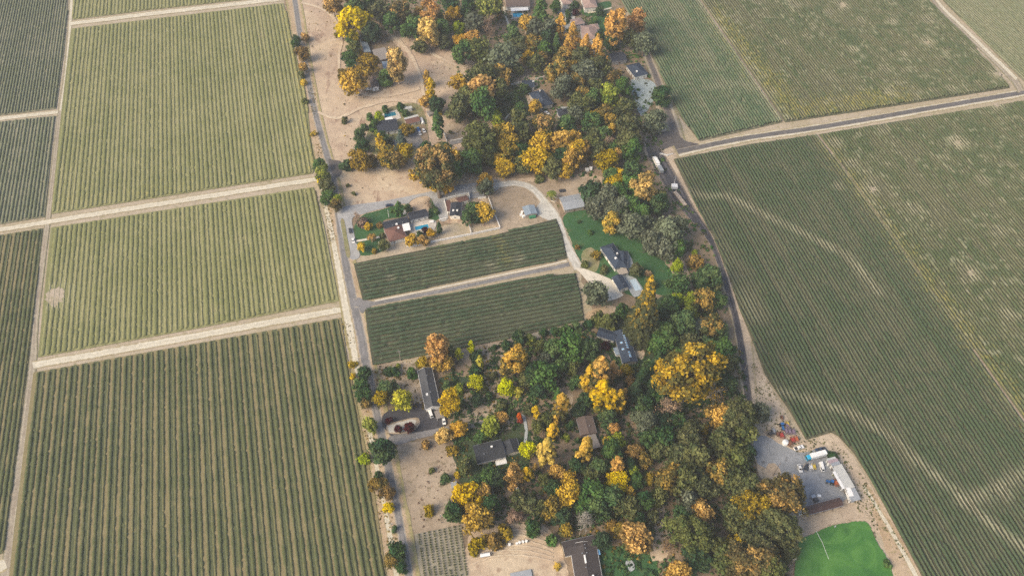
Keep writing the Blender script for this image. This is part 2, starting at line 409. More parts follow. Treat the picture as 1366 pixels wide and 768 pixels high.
# the yard and banks at the right
sheet('sandy_bank', [(990, 470), (1004, 470), (1020, 500), (1050, 555), (1072, 588), (1112, 580), (1150, 628), (1240, 780), (1240, 850), (1195, 850), (1190, 760), (1160, 705), (1062, 722), (1040, 690), (1005, 610), (1000, 540)], 'sand', rough=0.6)
sheet('field_edge_track', [(1164, 655), (1230, 775), (1238, 850), (1225, 850), (1160, 670)], 'verge', rough=0.4)
ribbon('farm_track', [(1152, 648, 5), (1161, 662, 5), (1190, 710, 6), (1222, 768, 7), (1262, 850, 8)], 'track', wob=0.1)
sheet('gravel_yard', [(1006, 584), (1022, 582), (1040, 591), (1069, 603), (1098, 596), (1110, 611), (1130, 655), (1126, 668), (1074, 682), (1052, 660), (1036, 632), (1010, 616)], 'lot', rough=0.4)
sheet('sand_patch', [(1022, 622), (1034, 618), (1042, 632), (1030, 640)], 'sand', rough=0.3)

# farm road beside the big vineyard, its junction and the road to the right
ribbon('road_verge', [(858, 60, 14), (880, 115, 14), (898, 165, 20), (905, 200, 24)], 'track_dull')
ribbon('farm_road', [(838, 5, 5), (858, 60, 6), (876, 105, 8), (893, 155, 10), (903, 185, 12)], 'asphalt_brown')
sheet('sandy_bank', [(862, 170), (876, 160), (884, 172), (872, 186), (868, 210), (860, 205)], 'sand', rough=0.4)
ribbon('road_verge', [(890, 208, 12.9), (940, 195.5, 11.5), (1000, 184, 10.9), (1100, 169.5, 10.9), (1230, 147, 10.9), (1366, 124, 10.9), (1460, 108, 10.9)], 'track', wob=0.1)
sheet('junction', [(862, 186), (876, 178), (896, 176), (915, 188), (930, 192), (930, 197), (905, 205), (890, 215), (868, 212)], 'asphalt_brown', rough=0.4)
ribbon('farm_road', [(890, 206, 7.2), (940, 195, 6.5), (1000, 183.5, 6.1), (1100, 169, 6.1), (1230, 146.5, 6.1), (1366, 123.5, 6.1), (1460, 107.5, 6.1)], 'asphalt_grey', wob=0.05)
ribbon('road_verge', [(885, 200, 30), (900, 235, 34), (925, 275, 26), (950, 315, 18), (966, 350, 20), (978, 395, 22), (990, 440, 22), (996, 490, 22), (1001, 540, 20)], 'sand', wob=0.05)
ribbon('farm_road', [(872, 203, 22), (884, 225, 24), (902, 255, 22), (921, 283, 16), (945, 315, 9), (958, 345, 8), (969, 380, 8.5), (981, 422, 9), (989, 462, 9.5), (995, 505, 10), (1000, 545, 10)], 'asphalt_dark')
sheet('gravel_court', [(842, 107), (870, 109), (876, 124), (870, 137), (857, 155), (849, 142)], 'gravel_blue', rough=0.3)
ribbon('farm_track', [(1236, -40, 8), (1247, 2, 7), (1285, 40, 8), (1320, 74, 9), (1352, 106, 10), (1362, 122, 10)], 'track_dull', wob=0.1)
ribbon('farm_track', [(1237, -42, 4), (1249, 0, 4), (1288, 40, 4), (1324, 75, 5), (1356, 106, 5)], 'track', wob=0.1)

# tracks between the left vineyards
ribbon('farm_track', [(-60, 166, 5), (0, 158.5, 5.5), (40, 154, 5), (80, 149.5, 5)], 'track')
ribbon('farm_track', [(97, -40, 6), (94, 10, 5), (91, 60, 5.5), (86, 110, 5.5), (80, 150, 5.5), (70, 240, 7), (64, 292, 7.5), (48, 420, 9), (43, 490, 11), (24, 640, 13), (10, 745, 14), (-2, 830, 15)], 'track_dull', wob=0.05)
ribbon('farm_track', [(98, -40, 4), (95, 10, 4), (92, 60, 4.5), (87, 110, 4.5), (81, 148, 4)], 'track')
ribbon('farm_track', [(94, 32, 5.4), (200, 19, 5.8), (300, 7.5, 5.8), (378, -1.5, 5.8), (392, -3, 5.4)], 'track', wob=0.08)
ribbon('farm_track', [(-60, 318, 6.6), (0, 306.5, 7.0), (62, 296.5, 7.0), (150, 282, 7.4), (250, 266.5, 7.4), (350, 250.5, 7.0), (424, 239, 7.0)], 'track', wob=0.08)
ribbon('farm_track', [(44, 487, 10.2), (130, 472, 10.2), (240, 452, 10.2), (350, 432, 10.2), (462, 412, 9.3)], 'track', wob=0.08)
ribbon('farm_track', [(-40, 770, 18), (0, 755, 18), (8, 752, 14)], 'track')
# main road with a dirt track at its left
ribbon('road_verge', [(385, -40, 20), (395, 20, 22), (408, 100, 22), (425, 185, 24), (444, 255, 26), (456, 330, 30), (470, 405, 34), (483, 475, 34), (498, 550, 40), (516, 645, 44), (536, 768, 50), (550, 850, 52)], 'verge', wob=0.04)
ribbon('farm_track', [(428, 250, 4), (440, 300, 7), (450, 350, 8.5), (460, 405, 11), (468, 445, 11), (478, 500, 9)], 'track', wob=0.08)
ribbon('farm_track', [(490, 560, 8), (500, 610, 7), (512, 670, 7), (524, 735, 8), (534, 800, 8)], 'track', wob=0.08)
ribbon('main_road', [(386, -40, 7), (394, 5, 7.5), (401, 50, 8), (417, 135, 8.5), (432, 193, 9), (441, 225, 10), (450, 275, 10.5), (460, 345, 11.5), (471, 400, 12.5), (481, 445, 13), (489, 488, 13), (502, 548, 12), (516, 613, 12), (530, 680, 11.5), (546, 770, 12), (560, 850, 12)], 'asphalt')
sheet('driveway', [(438, 214), (446, 214), (456, 217), (455, 232), (446, 236)], 'asphalt_brown', rough=0.2)
# grey shared driveway behind the pool house
sheet('driveway', [(450, 282), (464, 275), (513, 268), (559, 259), (600, 250), (640, 243), (664, 240), (668, 250), (640, 264), (600, 263), (594, 268), (598, 290), (588, 295), (581, 276), (570, 262), (548, 268), (544, 283), (536, 286), (540, 272), (500, 281), (484, 286), (470, 292), (474, 318), (480, 342), (466, 344), (456, 312)], 'gravel', rough=0.15)
ribbon('gravel_drive', [(630, 254, 10), (665, 247, 9), (690, 245, 8), (710, 252, 9), (727, 270, 11), (742, 292, 13), (752, 318, 12), (762, 340, 13), (772, 358, 13)], 'gravel_pale', wob=0.04)
sheet('gravel_drive', [(714, 280), (726, 268), (740, 285), (742, 296), (722, 290)], 'gravel_pale', rough=0.3)
sheet('concrete_apron', [(764, 357), (778, 358), (800, 366), (816, 373), (832, 394), (822, 399), (806, 403), (790, 392), (786, 378), (772, 362)], 'concrete', smooth=False)
ribbon('vineyard_lane', [(474, 404, 13), (490, 406, 7), (520, 401, 5.6), (600, 386, 5.6), (700, 365, 5.6), (740, 357, 6), (759, 352.5, 6.5)], 'asphalt')
ribbon('lane_edge', [(500, 401.5, 1.6), (560, 389.5, 1.6), (640, 373, 1.6), (720, 356.5, 1.6), (756, 348, 1.8)], 'concrete')
sheet('junction', [(476, 398), (490, 401), (502, 404), (490, 412), (482, 418)], 'asphalt', rough=0.2)
sheet('brick_terrace', [(782, 418), (800, 410), (818, 408), (820, 416), (800, 424), (784, 426)], 'verge', rough=0.2)
# driveway of the long gable house with its gravel island
sheet('driveway', [(512, 552), (530, 543), (560, 538), (576, 545), (592, 553), (596, 566), (580, 575), (548, 586), (528, 592), (520, 580), (510, 566)], 'asphalt_dark', rough=0.2)
sheet('driveway', [(520, 582), (560, 576), (592, 570), (594, 577), (562, 584), (528, 593)], 'asphalt', rough=0.2)
sheet('gravel_island', [(516, 567), (530, 562), (552, 557), (559, 559), (559, 567), (546, 577), (520, 578)], 'dirt', rough=0.1)
sheet('gravel_island', [(517, 568), (532, 563), (550, 559), (556, 561), (552, 569), (545, 575), (519, 577)], 'gravel_pale', smooth=False)
ribbon('driveway', [(592, 572, 6), (612, 570, 6), (640, 565, 7), (660, 562, 5)], 'asphalt')
# patios and small paved places
sheet('patio', [(838, 338), (844, 350), (842, 362), (838, 367), (848, 372), (858, 388), (849, 396), (842, 392), (830, 366), (836, 356), (834, 346)], 'patio', rough=0.1)
sheet('patio', [(546, 300), (560, 296), (575, 293), (582, 297), (578, 308), (560, 316), (550, 312)], 'patio_pale', rough=0.1)
sheet('patio', [(509, 153), (531, 146), (535, 158), (514, 166)], 'patio_pale', smooth=False)
sheet('driveway', [(518, 190), (540, 183), (554, 172), (560, 172), (566, 190), (560, 199), (544, 192), (525, 195)], 'asphalt', rough=0.2)
sheet('dirt_bed', [(558, 170), (567, 168), (572, 190), (566, 193)], 'wood_floor', rough=0.2)
sheet('patio', [(681, 17), (700, 16), (697, 25), (681, 26)], 'patio_pale', smooth=False)
sheet('forecourt', [(736, 14), (752, 12), (768, 18), (764, 30), (756, 40), (750, 38), (748, 22)], 'gravel_pale', rough=0.2)
ribbon('garden_path', [(672, 10, 3.5), (676, 26, 3.5), (682, 46, 4)], 'track')
ribbon('garden_path', [(674, 160, 2.4), (680, 152, 2.2), (690, 147, 2)], 'track')
ribbon('garden_path', [(474, 322, 2.6), (490, 319.5, 2.6), (508, 316, 2.6)], 'concrete')
ribbon('garden_path', [(784, 18, 2), (800, 15, 2), (816, 11, 2)], 'track')
ribbon('garden_path', [(699, 598, 4), (702, 575, 4), (698, 552, 4)], 'patio')
sheet('driveway', [(598, 190), (606, 188), (622, 184), (622, 189), (602, 194)], 'asphalt', smooth=False)
sheet('patio', [(742, 146), (756, 143), (762, 150), (748, 160)], 'patio', rough=0.1)
sheet('straw_pile', [(846, 462), (852, 458), (860, 470), (856, 480), (848, 474)], 'straw_pale', rough=0.2)
sheet('dirt_clearing', [(880, 338), (900, 330), (922, 372), (918, 400), (908, 380)], 'dirt', rough=0.4)
sheet('garden_bed', [(745, 262), (748, 264), (753, 282), (748, 286), (742, 272)], 'wood_floor', rough=0.1)

sheet('grass_strip', [(454.5, 295), (459, 294), (463, 315), (467.5, 340), (462.5, 342), (458, 318)], 'weeds', rough=0.1)
for pts in ([(402, 4, 3), (428, 12, 3), (446, 26, 4), (455, 50, 5), (452, 80, 4), (458, 110, 4), (490, 128, 4), (530, 126, 4), (560, 118, 4)], [(512, 38, 4), (526, 50, 5), (545, 70, 6), (560, 100, 5), (566, 130, 6), (576, 160, 7), (586, 186, 6)],
            [(424, 150, 3), (450, 158, 4), (480, 145, 4), (520, 134, 5), (556, 136, 5)], [(560, 64, 4), (600, 84, 4), (640, 100, 3)]):
    ribbon('worn_path', pts, 'straw_worn', wob=0.2)
for k in range(7):
    ribbon('mown_swath', [(630 + k * 3, 752 - k * 6, 2.2), (660 + k * 4, 742 - k * 7, 2.6), (700 + k * 3, 741 - k * 6, 2.4), (738, 748 - k * 5, 2)], 'straw_worn', wob=0.5)

# pond covered in green algae
pond = sheet('pond', [(1064, 850), (1061, 752), (1066, 722), (1080, 714), (1104, 703), (1130, 697), (1149, 695), (1159, 700), (1169, 722), (1184, 746), (1193, 775), (1215, 850)], 'algae', rough=0.25)
sheet('pond_outlet', [(836, 747), (841, 746), (846, 752), (846, 759), (840, 762), (837, 756), (834, 752)], 'patio', rough=0.05)

# ------------------------------------------------------------------ vineyards
def hash2(i, j, seed):
    h = (i.astype(np.int64) * 374761393 + j.astype(np.int64) * 668265263 + seed * 1442695041) & 0x7fffffff
    h = ((h ^ (h >> 13)) * 1274126177) & 0x7fffffff
    return ((h ^ (h >> 16)) & 0xffff) / 65535.0

def vnoise(x, y, s, seed):
    x, y = x / s, y / s
    i, j = np.floor(x), np.floor(y); u, v = x - i, y - j
    u, v = u * u * (3 - 2 * u), v * v * (3 - 2 * v)
    i, j = i.astype(np.int64), j.astype(np.int64)
    return (hash2(i, j, seed) * (1 - u) * (1 - v) + hash2(i + 1, j, seed) * u * (1 - v)
            + hash2(i, j + 1, seed) * (1 - u) * v + hash2(i + 1, j + 1, seed) * u * v)

def blob(x, y, px, py, rad):
    c = P(px, py); return np.exp(-((x - c.x) ** 2 + (y - c.y) ** 2) / (rad * rad))

def streak(x, y, line, rad):
    d = np.full(x.shape, 1e9)
    g = [P(a, b) for a, b in line]
    for a, b in zip(g, g[1:]):
        ax, ay, bx, by = a.x, a.y, b.x - a.x, b.y - a.y
        t = np.clip(((x - ax) * bx + (y - ay) * by) / (bx * bx + by * by), 0, 1)
        d = np.minimum(d, (x - ax - bx * t) ** 2 + (y - ay - by * t) ** 2)
    return np.exp(-d / (rad * rad))

BALD = [(75, 395, 8), (76, 393, 6), (73, 398, 5), (982, 26, 4), (1106, 18, 4), (1124, 8, 5), (1138, 68, 4), (1186, 122, 4), (1108, 106, 4), (1236, 58, 5), (1238, 28, 5),
        (1330, 100, 6), (1048, 58, 3), (1182, 94, 3), (1278, 192, 6), (1114, 192, 4), (1136, 220, 4), (1328, 142, 6), (1178, 170, 3), (1312, 242, 4),
        (1163, 253, 6), (1333, 311, 4), (1295, 365, 5), (1221, 280, 4), (1343, 420, 4), (1118, 250, 3), (1270, 120, 3), (1190, 30, 4), (1148, 28, 3),
        (1340, 660, 3), (520, 372, 2), (655, 357, 3), (690, 345, 3), (1060, 8, 4), (1010, 4, 4), (1205, 74, 3)]
PALE = [([(912, 256), (938, 262), (975, 265), (1010, 283), (1050, 303), (1095, 325), (1130, 342), (1150, 365), (1172, 392)], 3.2, 1.2),
        ([(1036, 522), (1080, 535), (1130, 550), (1180, 578), (1210, 605), (1240, 630), (1270, 652), (1300, 682), (1345, 718), (1380, 742)], 2.9, 1.2),
        ([(1284, 668), (1320, 658), (1380, 622)], 3.4, 1.1),
        ([(962, 362), (985, 385), (1008, 420)], 7.0, 0.6),
        ([(948, 118), (975, 112), (1000, 118), (1030, 128)], 5.0, 0.45),
        ([(932, 0), (985, 75), (1045, 166)], 4.0, 0.7),
        ([(1087, 180), (1120, 222), (1230, 375), (1366, 566)], 1.6, 0.4),
        ([(1150, 225), (1190, 262), (1225, 310)], 5.0, 0.35)]
YEL = [([(1100, 196), (1140, 245), (1245, 385), (1390, 585)], 10, 0.5), ([(955, 20), (1000, 80), (1060, 150), (1120, 140), (1200, 130)], 16.0, 0.6),
       ([(380, 4), (395, 70), (412, 150), (420, 235)], 7.0, 0.5), ([(330, 250), (415, 240)], 6.0, 0.3), ([(85, 270), (250, 250)], 10.0, 0.25),
       ([(665, 320), (676, 350)], 5.0, 0.6), ([(590, 330), (585, 370)], 5.0, 0.4)]

def vigour(x, y, seed, mott=0.0):
    v = 0.25 * vnoise(x, y, 40, seed) + 0.35 * vnoise(x, y, 12, seed + 1) + 0.40 * vnoise(x, y, 3.5, seed + 2)
    v = np.clip(0.56 + (v - 0.5) * 1.2, 0, 1)
    yl = np.zeros_like(v)
    v = v - 0.4 * mott * np.clip((vnoise(x, y, 9, seed + 5) - 0.68) * 5, 0, 1)
    dry = np.zeros_like(v)
    wob = 0.55 + 0.9 * vnoise(x, y, 6, seed + 9)
    for px, py, r in BALD:
        q = blob(x, y, px, py, r) * wob; v = v - 0.9 * q; dry = dry + 1.1 * q
    for ln, r, k in PALE:
        q = k * streak(x, y, ln, r) * wob; v = v - 0.25 * q; dry = dry + 0.50 * q
    dry = dry + 0.42 * mott * np.clip((0.55 * vnoise(x, y, 4, seed + 5) + 0.45 * vnoise(x, y, 2.2, seed + 6) - 0.60) * 6, 0, 1)
    for ln, r, k in YEL: yl = yl + 0.55 * k * streak(x, y, ln, r)
    return v, yl, np.clip(dry, 0, 1)

def vine_mat(name, green, pale, yellow):
    n = N(name)
    v = n.attr('vigour'); yl = n.attr('yellowing')
    f = n.noise(1.1, 2, 0.6); f2 = n.noise(0.35, 3, 0.6)
    col = n.mix(n.ramp(n.math('ADD', n.math('MULTIPLY', v, 0.6), n.math('MULTIPLY', f, 0.6)), 0.25, 0.85), pale, green)
    yy = n.ramp(n.math('ADD', n.math('MULTIPLY', f2, 0.9), yl), 0.55, 1.15)
    col = n.mix(yy, col, yellow)
    col = n.mix(n.math('MULTIPLY', n.attr('dryness'), 0.85), col, (0.30, 0.29, 0.195))
    col = n.scale(col, n.math('ADD', n.math('MULTIPLY', f, 0.9), 0.55))
    return n.out(col, 0.8)

def aisle_mat(name, a, b, c, contrast=1.0):
    """ground between rows: alternate aisles tilled (a) and in cover crop (b), dusty patches c; shade painted in for the small blocks"""
    n = N(name)
    uv = n.node('ShaderNodeUVMap', uv_map='rows').outputs[0]
    sx = n.node('ShaderNodeSeparateXYZ'); n.t.links.new(uv, sx.inputs[0])
    ph = n.math('FRACT', n.math('MULTIPLY', sx.outputs[0], 0.5))
    par = n.ramp(n.math('ABSOLUTE', n.math('SUBTRACT', ph, 0.5)), 0.235, 0.265)
    f = n.noise(0.05, 4, 0.65, dist=0.5); g = n.noise(1.3, 3, 0.65); h = n.noise(0.3, 3, 0.6)
    par = n.math('MULTIPLY', par, n.ramp(n.noise(0.03, 3, 0.6), 0.25, 0.5)) if contrast < 1 else par
    col = n.mix(par, a, b)
    col = n.mix(n.ramp(f, 0.55, 0.75), col, c)
    # tyre marks along the tilled aisles
    col = n.scale(col, n.math('ADD', n.math('ADD', n.math('MULTIPLY', g, 0.55), n.math('MULTIPLY', h, 0.45)), 0.5))
    n.bump(g, 0.4, 0.2)
    return n.out(col)

VROWS = 'rows of vines in the {}'
ONES = 'first second third fourth fifth sixth seventh eighth ninth tenth eleventh twelfth thirteenth fourteenth fifteenth sixteenth seventeenth eighteenth nineteenth'.split()
TENS = {20: 'twentieth', 30: 'thirtieth', 40: 'fortieth'}
TEN = {20: 'twenty', 30: 'thirty', 40: 'forty'}
def ordinal(k): return ONES[k - 1] if k < 20 else (TENS[k] if k in TENS else TEN[k // 10 * 10] + '-' + ONES[k % 10 - 1])
def vineyard(block, poly, vp, spacing, green, pale, yellow, aa, ab, ac, width=1.25, height=1.7, step=1.5, individual=False, label=None, seed=1, lean=0.0, fill=1.0, vig0=0.0, edges=None, ends_flip=False, mott=0.0):
    vm = vine_mat('vines ' + block, green, pale, yellow); am = aisle_mat('aisles ' + block, aa, ab, ac)
    x, y = (vp[0] - 683.0) / FPX, (384.0 - vp[1]) / FPX
    d = np.array([x, CD + y * SD]); d /= np.linalg.norm(d)
    nn = np.array([d[1], -d[0]])
    g = np.array([[P(a, b).x, P(a, b).y] for a, b in poly])
    z = next_z()
    pts = [Vector((p[0], p[1], z)) for p in g]
    fs = []
    for a, b, c in tessellate_polygon([pts]):
        q = (pts[b] - pts[a]).cross(pts[c] - pts[a]).z
        fs.append((a, b, c) if q > 0 else (a, c, b))
    off = g @ nn
    me = mesh_np('vineyard_soil', np.column_stack([g, np.full(len(g), z)]), np.array(fs), [am], uv=np.column_stack([off / spacing, g @ d]))
    tag(link(bpy.data.objects.new('vineyard_soil', me)), None, None, None, 'structure')
    lo, hi = off.min(), off.max()
    rng = np.random.default_rng(seed)
    prof = np.array([(-1.0, 0.35), (-0.72, 0.8), (0.05, 1.0), (0.72, 0.78), (1.0, 0.35)])
    K = len(prof)
    allv, allf, allg, ally, alld, base = [], [], [], [], [], 0
    rows = []
    k0 = math.ceil(lo / spacing)
    for k in range(k0, int(hi / spacing) + 1):
        o = (k + 0.5) * spacing
        ts = []
        for i in range(len(g)):
            a, b = g[i], g[(i + 1) % len(g)]
            oa, ob = a @ nn - o, b @ nn - o
            if (oa < 0) != (ob < 0):
                q = a + (b - a) * (oa / (oa - ob)); ts.append(q @ d)
        ts.sort()
        for s0, s1 in zip(ts[::2], ts[1::2]):
            s0 += 0.6 + rng.random() * 1.2; s1 -= 0.6 + rng.random() * 1.2
            if s1 - s0 < 4: continue
            m = max(2, int((s1 - s0) / step) + 1)
            s = np.linspace(s0, s1, m)
            cx, cy = d[0] * s + nn[0] * o, d[1] * s + nn[1] * o
            vg, yl, dr = vigour(cx, cy, seed, mott)
            vg = vg + vig0 + rng.normal(0, 0.13)
            wv = width / 2 * np.clip(0.45 + 0.85 * vg, 0.12, 1.15) * rng.uniform(0.86, 1.14, m) * fill
            hv = height * np.clip(0.6 + 0.5 * vg, 0.25, 1.1) * rng.uniform(0.85, 1.15, m)
            gap = rng.random(m) < 0.022
            wv[gap] *= 0.35; hv[gap] *= 0.5
            sh = rng.normal(0, 0.055, m)
            jit = rng.uniform(0.88, 1.12, (m, K))
            lat = sh[:, None] + prof[None, :, 0] * wv[:, None] * jit
            hz = prof[None, :, 1] * hv[:, None] * rng.uniform(0.88, 1.1, (m, K))
            al = rng.uniform(-0.15, 0.15, (m, K)) * step
            X = cx[:, None] + nn[0] * lat + d[0] * al; Y = cy[:, None] + nn[1] * lat + d[1] * al
            V = np.stack([X, Y, hz + z], -1).reshape(-1, 3)
            i = np.arange(m - 1)[:, None] * K + np.arange(K - 1)[None, :]
            Fq = np.stack([i, i + 1, i + K + 1, i + K], -1).reshape(-1, 4)
            vgr = np.repeat(vg, K) + rng.normal(0, 0.12, m * K); drr = np.repeat(dr, K); ylr = np.repeat(yl, K) + rng.normal(0, 0.08, m * K)
            # side faces must look outward: flip when the winding points down
            a, b, c = V[Fq[len(Fq) // 2]][:3]
            if np.cross(b - a, c - a)[2] < 0: Fq = Fq[:, ::-1]
            if individual:
                me = mesh_np('vine_row', V, Fq, [vm], {'vigour': vgr, 'yellowing': ylr, 'dryness': drr})
                rows.append(tag(link(bpy.data.objects.new('vine_row', me)), label, 'vine row', VROWS.format(block)))
            else:
                allv.append(V); allf.append(Fq + base); allg.append(vgr); ally.append(ylr); alld.append(drr); base += len(V)
    if not individual:
        me = mesh_np('vine_rows', np.concatenate(allv), np.concatenate(allf), [vm], {'vigour': np.concatenate(allg), 'yellowing': np.concatenate(ally), 'dryness': np.concatenate(alld)})
        tag(link(bpy.data.objects.new('vine_rows', me)), label, 'vineyard', None, 'stuff')
    for i, o in enumerate(rows):       # offsets run from left (or far) to right (or near)
        k = len(rows) - 1 - i
        e0, e1 = edges or ('', '')
        if ends_flip: e0, e1 = e1, e0
        o['label'] = f"{label}, {ordinal(i + 1)} from {e0}" if i <= k else f"{label}, {ordinal(k + 1)} from {e1}"
    return rows

VPL, VPR = (206, -931), (312, -880)
OL = ((0.176, 0.182, 0.068), (0.275, 0.255, 0.120), (0.37, 0.31, 0.09))          # olive vines of the left blocks
OLN = ((0.080, 0.094, 0.035), (0.150, 0.140, 0.062), (0.27, 0.22, 0.060))
GR = ((0.062, 0.085, 0.042), (0.155, 0.165, 0.095), (0.24, 0.22, 0.06))        # greener vines of the right blocks
GM = ((0.068, 0.106, 0.052), (0.165, 0.185, 0.110), (0.25, 0.23, 0.065))
GB = ((0.052, 0.079, 0.037), (0.112, 0.122, 0.070), (0.21, 0.19, 0.055))
OLR = ((0.064, 0.088, 0.037), (0.138, 0.142, 0.076), (0.25, 0.22, 0.06))
GL = ((0.135, 0.150, 0.080), (0.21, 0.215, 0.13), (0.25, 0.23, 0.07))
GN = ((0.046, 0.076, 0.038), (0.115, 0.135, 0.075), (0.22, 0.20, 0.06))
SO = ((0.248, 0.243, 0.110), (0.195, 0.195, 0.082), (0.25, 0.225, 0.115))
SN = ((0.225, 0.187, 0.092), (0.095, 0.106, 0.050), (0.19, 0.16, 0.085))
SD2 = ((0.175, 0.165, 0.105), (0.115, 0.120, 0.072), (0.19, 0.17, 0.105))
SD3 = ((0.120, 0.116, 0.070), (0.078, 0.081, 0.047), (0.13, 0.118, 0.075))
SD5 = ((0.120, 0.120, 0.068), (0.085, 0.090, 0.050), (0.15, 0.135, 0.085))
SD4 = ((0.225, 0.21, 0.135), (0.155, 0.158, 0.095), (0.23, 0.21, 0.14))
SHADED_SOIL = ((0.070, 0.075, 0.046), (0.060, 0.066, 0.040), (0.12, 0.105, 0.065))  # small blocks: soil darkened to paint the shade between rows
SR = ((0.21, 0.20, 0.125), (0.15, 0.155, 0.088), (0.24, 0.22, 0.145))

vineyard('near left block', [(45, 497), (455, 424), (462, 470), (480, 560), (500, 660), (516, 768), (528, 850), (4, 850), (20, 700)], VPL, 2.92, *OLN, *SN, width=1.7, height=0.7, step=1.1, individual=True, seed=11,
         label='dark olive vine row, lower left block', edges=('the dull left track', 'the main road'))
vineyard('middle left block', [(68, 304), (418, 250), (432, 300), (446, 372), (452, 402), (250, 441), (51, 477)], VPL, 2.95, *OL, *SO, width=2.2, height=0.62, step=1.1, individual=True, seed=12,
         label='yellow olive vine row between two pale tracks', edges=('the left track', 'the main road'))
vineyard('upper left block', [(95, 39), (378, 5), (392, 60), (410, 140), (419, 226), (417, 232), (69, 286), (82, 150)], VPL, 3.0, *OL, *SO, width=2.2, height=0.62, step=2.0, seed=13,
         label='yellow olive vine rows of the large upper left block beside the road')
vineyard('top left block', [(99, -60), (372, -60), (384, -8), (340, -1), (200, 14), (97, 27)], VPL, 3.0, *OL, *SO, width=2.2, height=0.62, step=2.2, seed=14,
         label='vine rows of the strip along the top left edge above the pale track')
vineyard('far left block', [(-70, -60), (92, -60), (90, 10), (86, 65), (75, 146), (-70, 163)], VPL, 2.15, *GL, *SD4, width=1.4, height=0.9, step=2.0, seed=15, label='dense green vine rows in the top left corner')
vineyard('second far left block', [(-70, 173), (0, 163), (73, 155), (60, 290), (0, 300), (-70, 312)], VPL, 2.4, *GL, *SD4, width=1.6, height=0.85, step=1.6, seed=16, label='dark vine rows on the left edge between two pale tracks')
vineyard('third far left block', [(-70, 325), (0, 314), (57, 305), (42, 450), (22, 610), (4, 738), (-70, 756)], VPL, 2.4, *OLN, *SN, width=1.7, height=0.7, step=1.4, seed=17, label='dark olive vine rows of the narrow block on the lower left edge')
vineyard('upper small block', [(472, 352), (500, 346), (600, 327), (660, 314), (742, 292), (750, 312), (757, 345), (700, 356.5), (600, 378), (495, 400), (484, 401)], (7600, -900), 2.85, *GN, *SHADED_SOIL, width=1.55, height=1.7, step=1.3, individual=True, seed=18,
         label='green vine row, small block above the lane', edges=('the lane', 'the white fence'))
vineyard('lower small block', [(487, 413), (505, 410), (600, 392), (700, 371.5), (768, 364.5), (776, 400), (779, 427), (700, 447), (600, 468), (560, 475), (497, 487), (490, 440)], (7600, -900), 2.85, *GN, *SHADED_SOIL, width=1.55, height=1.7, step=1.3, individual=True, seed=19,
         label='green vine row, small block below the lane', edges=('the orange trees', 'the lane'))
vineyard('upper right block', [(806, -60), (905, -60), (932, 0), (1043, 164), (933, 189), (905, 154), (872, 78), (848, 35), (828, 0)], VPR, 2.15, *GM, *SD2, width=1.5, step=2.0, seed=20, mott=0.5, label='green vine rows at the upper right beside the houses')
vineyard('far upper right block', [(908, -60), (1222, -60), (1238, 0), (1284, 46), (1344, 112), (1347, 118), (1200, 141), (1047, 164), (935, 0)], VPR, 2.15, *OLR, *SD5, width=1.45, step=2.2, seed=21, mott=1.3, label='patchy green vine rows above the straight road at the right', vig0=-0.08)
vineyard('top right block', [(1243, -60), (1460, -60), (1460, 100), (1380, 112), (1364, 108), (1312, 56), (1258, 2)], VPR, 2.15, *GL, *SR, width=1.6, height=1.3, step=2.4, seed=22, mott=0.8, label='vine rows in the top right corner beyond the dirt track', vig0=-0.1)
vineyard('big right block', [(898, 213), (1000, 193), (1089, 180.2), (1122, 223), (1232.3, 376), (1368.5, 567.5), (1444, 674), (1440, 860), (1275, 860), (1229, 768), (1162, 642), (1138, 604), (1118, 582), (1108, 577), (1075, 587), (1052, 547), (1020, 500), (1004, 456), (987, 415), (972, 370), (952, 318), (925, 268)], VPR, 2.15, *GB, *SD3, width=1.25, height=1.6, step=1.5, seed=23,
         label='dark green vine rows of the big block right of the farm road')
vineyard('right edge block', [(1091.5, 180), (1200, 162), (1366, 135), (1460, 119), (1460, 692), (1370, 565), (1233.5, 374), (1124, 221)], VPR, 2.15, *OLR, *SD5, width=1.3, step=1.8, seed=24, mott=1.3, vig0=-0.05,
         label='paler patchy vine rows below the straight road on the right edge')
# pale bare soil where the vines have failed
M['bald'] = soil('failed_vine_soil', (0.42, 0.35, 0.27), (0.36, 0.30, 0.21), (0.24, 0.22, 0.11), 0.12, 0.5)
for cx, cy, r in ((75, 395, 15), (1278, 192, 5), (1330, 100, 6), (1163, 253, 5), (1124, 8, 5), (1236, 58, 4.5), (1295, 365, 4.5), (1328, 142, 4.5)):
    sheet('bare_patch', [(cx + r * R.uniform(.7, 1.1) * math.cos(t * math.pi / 4), cy + r * R.uniform(.6, 1.0) * math.sin(t * math.pi / 4)) for t in range(8)], 'bald', rough=1.2)

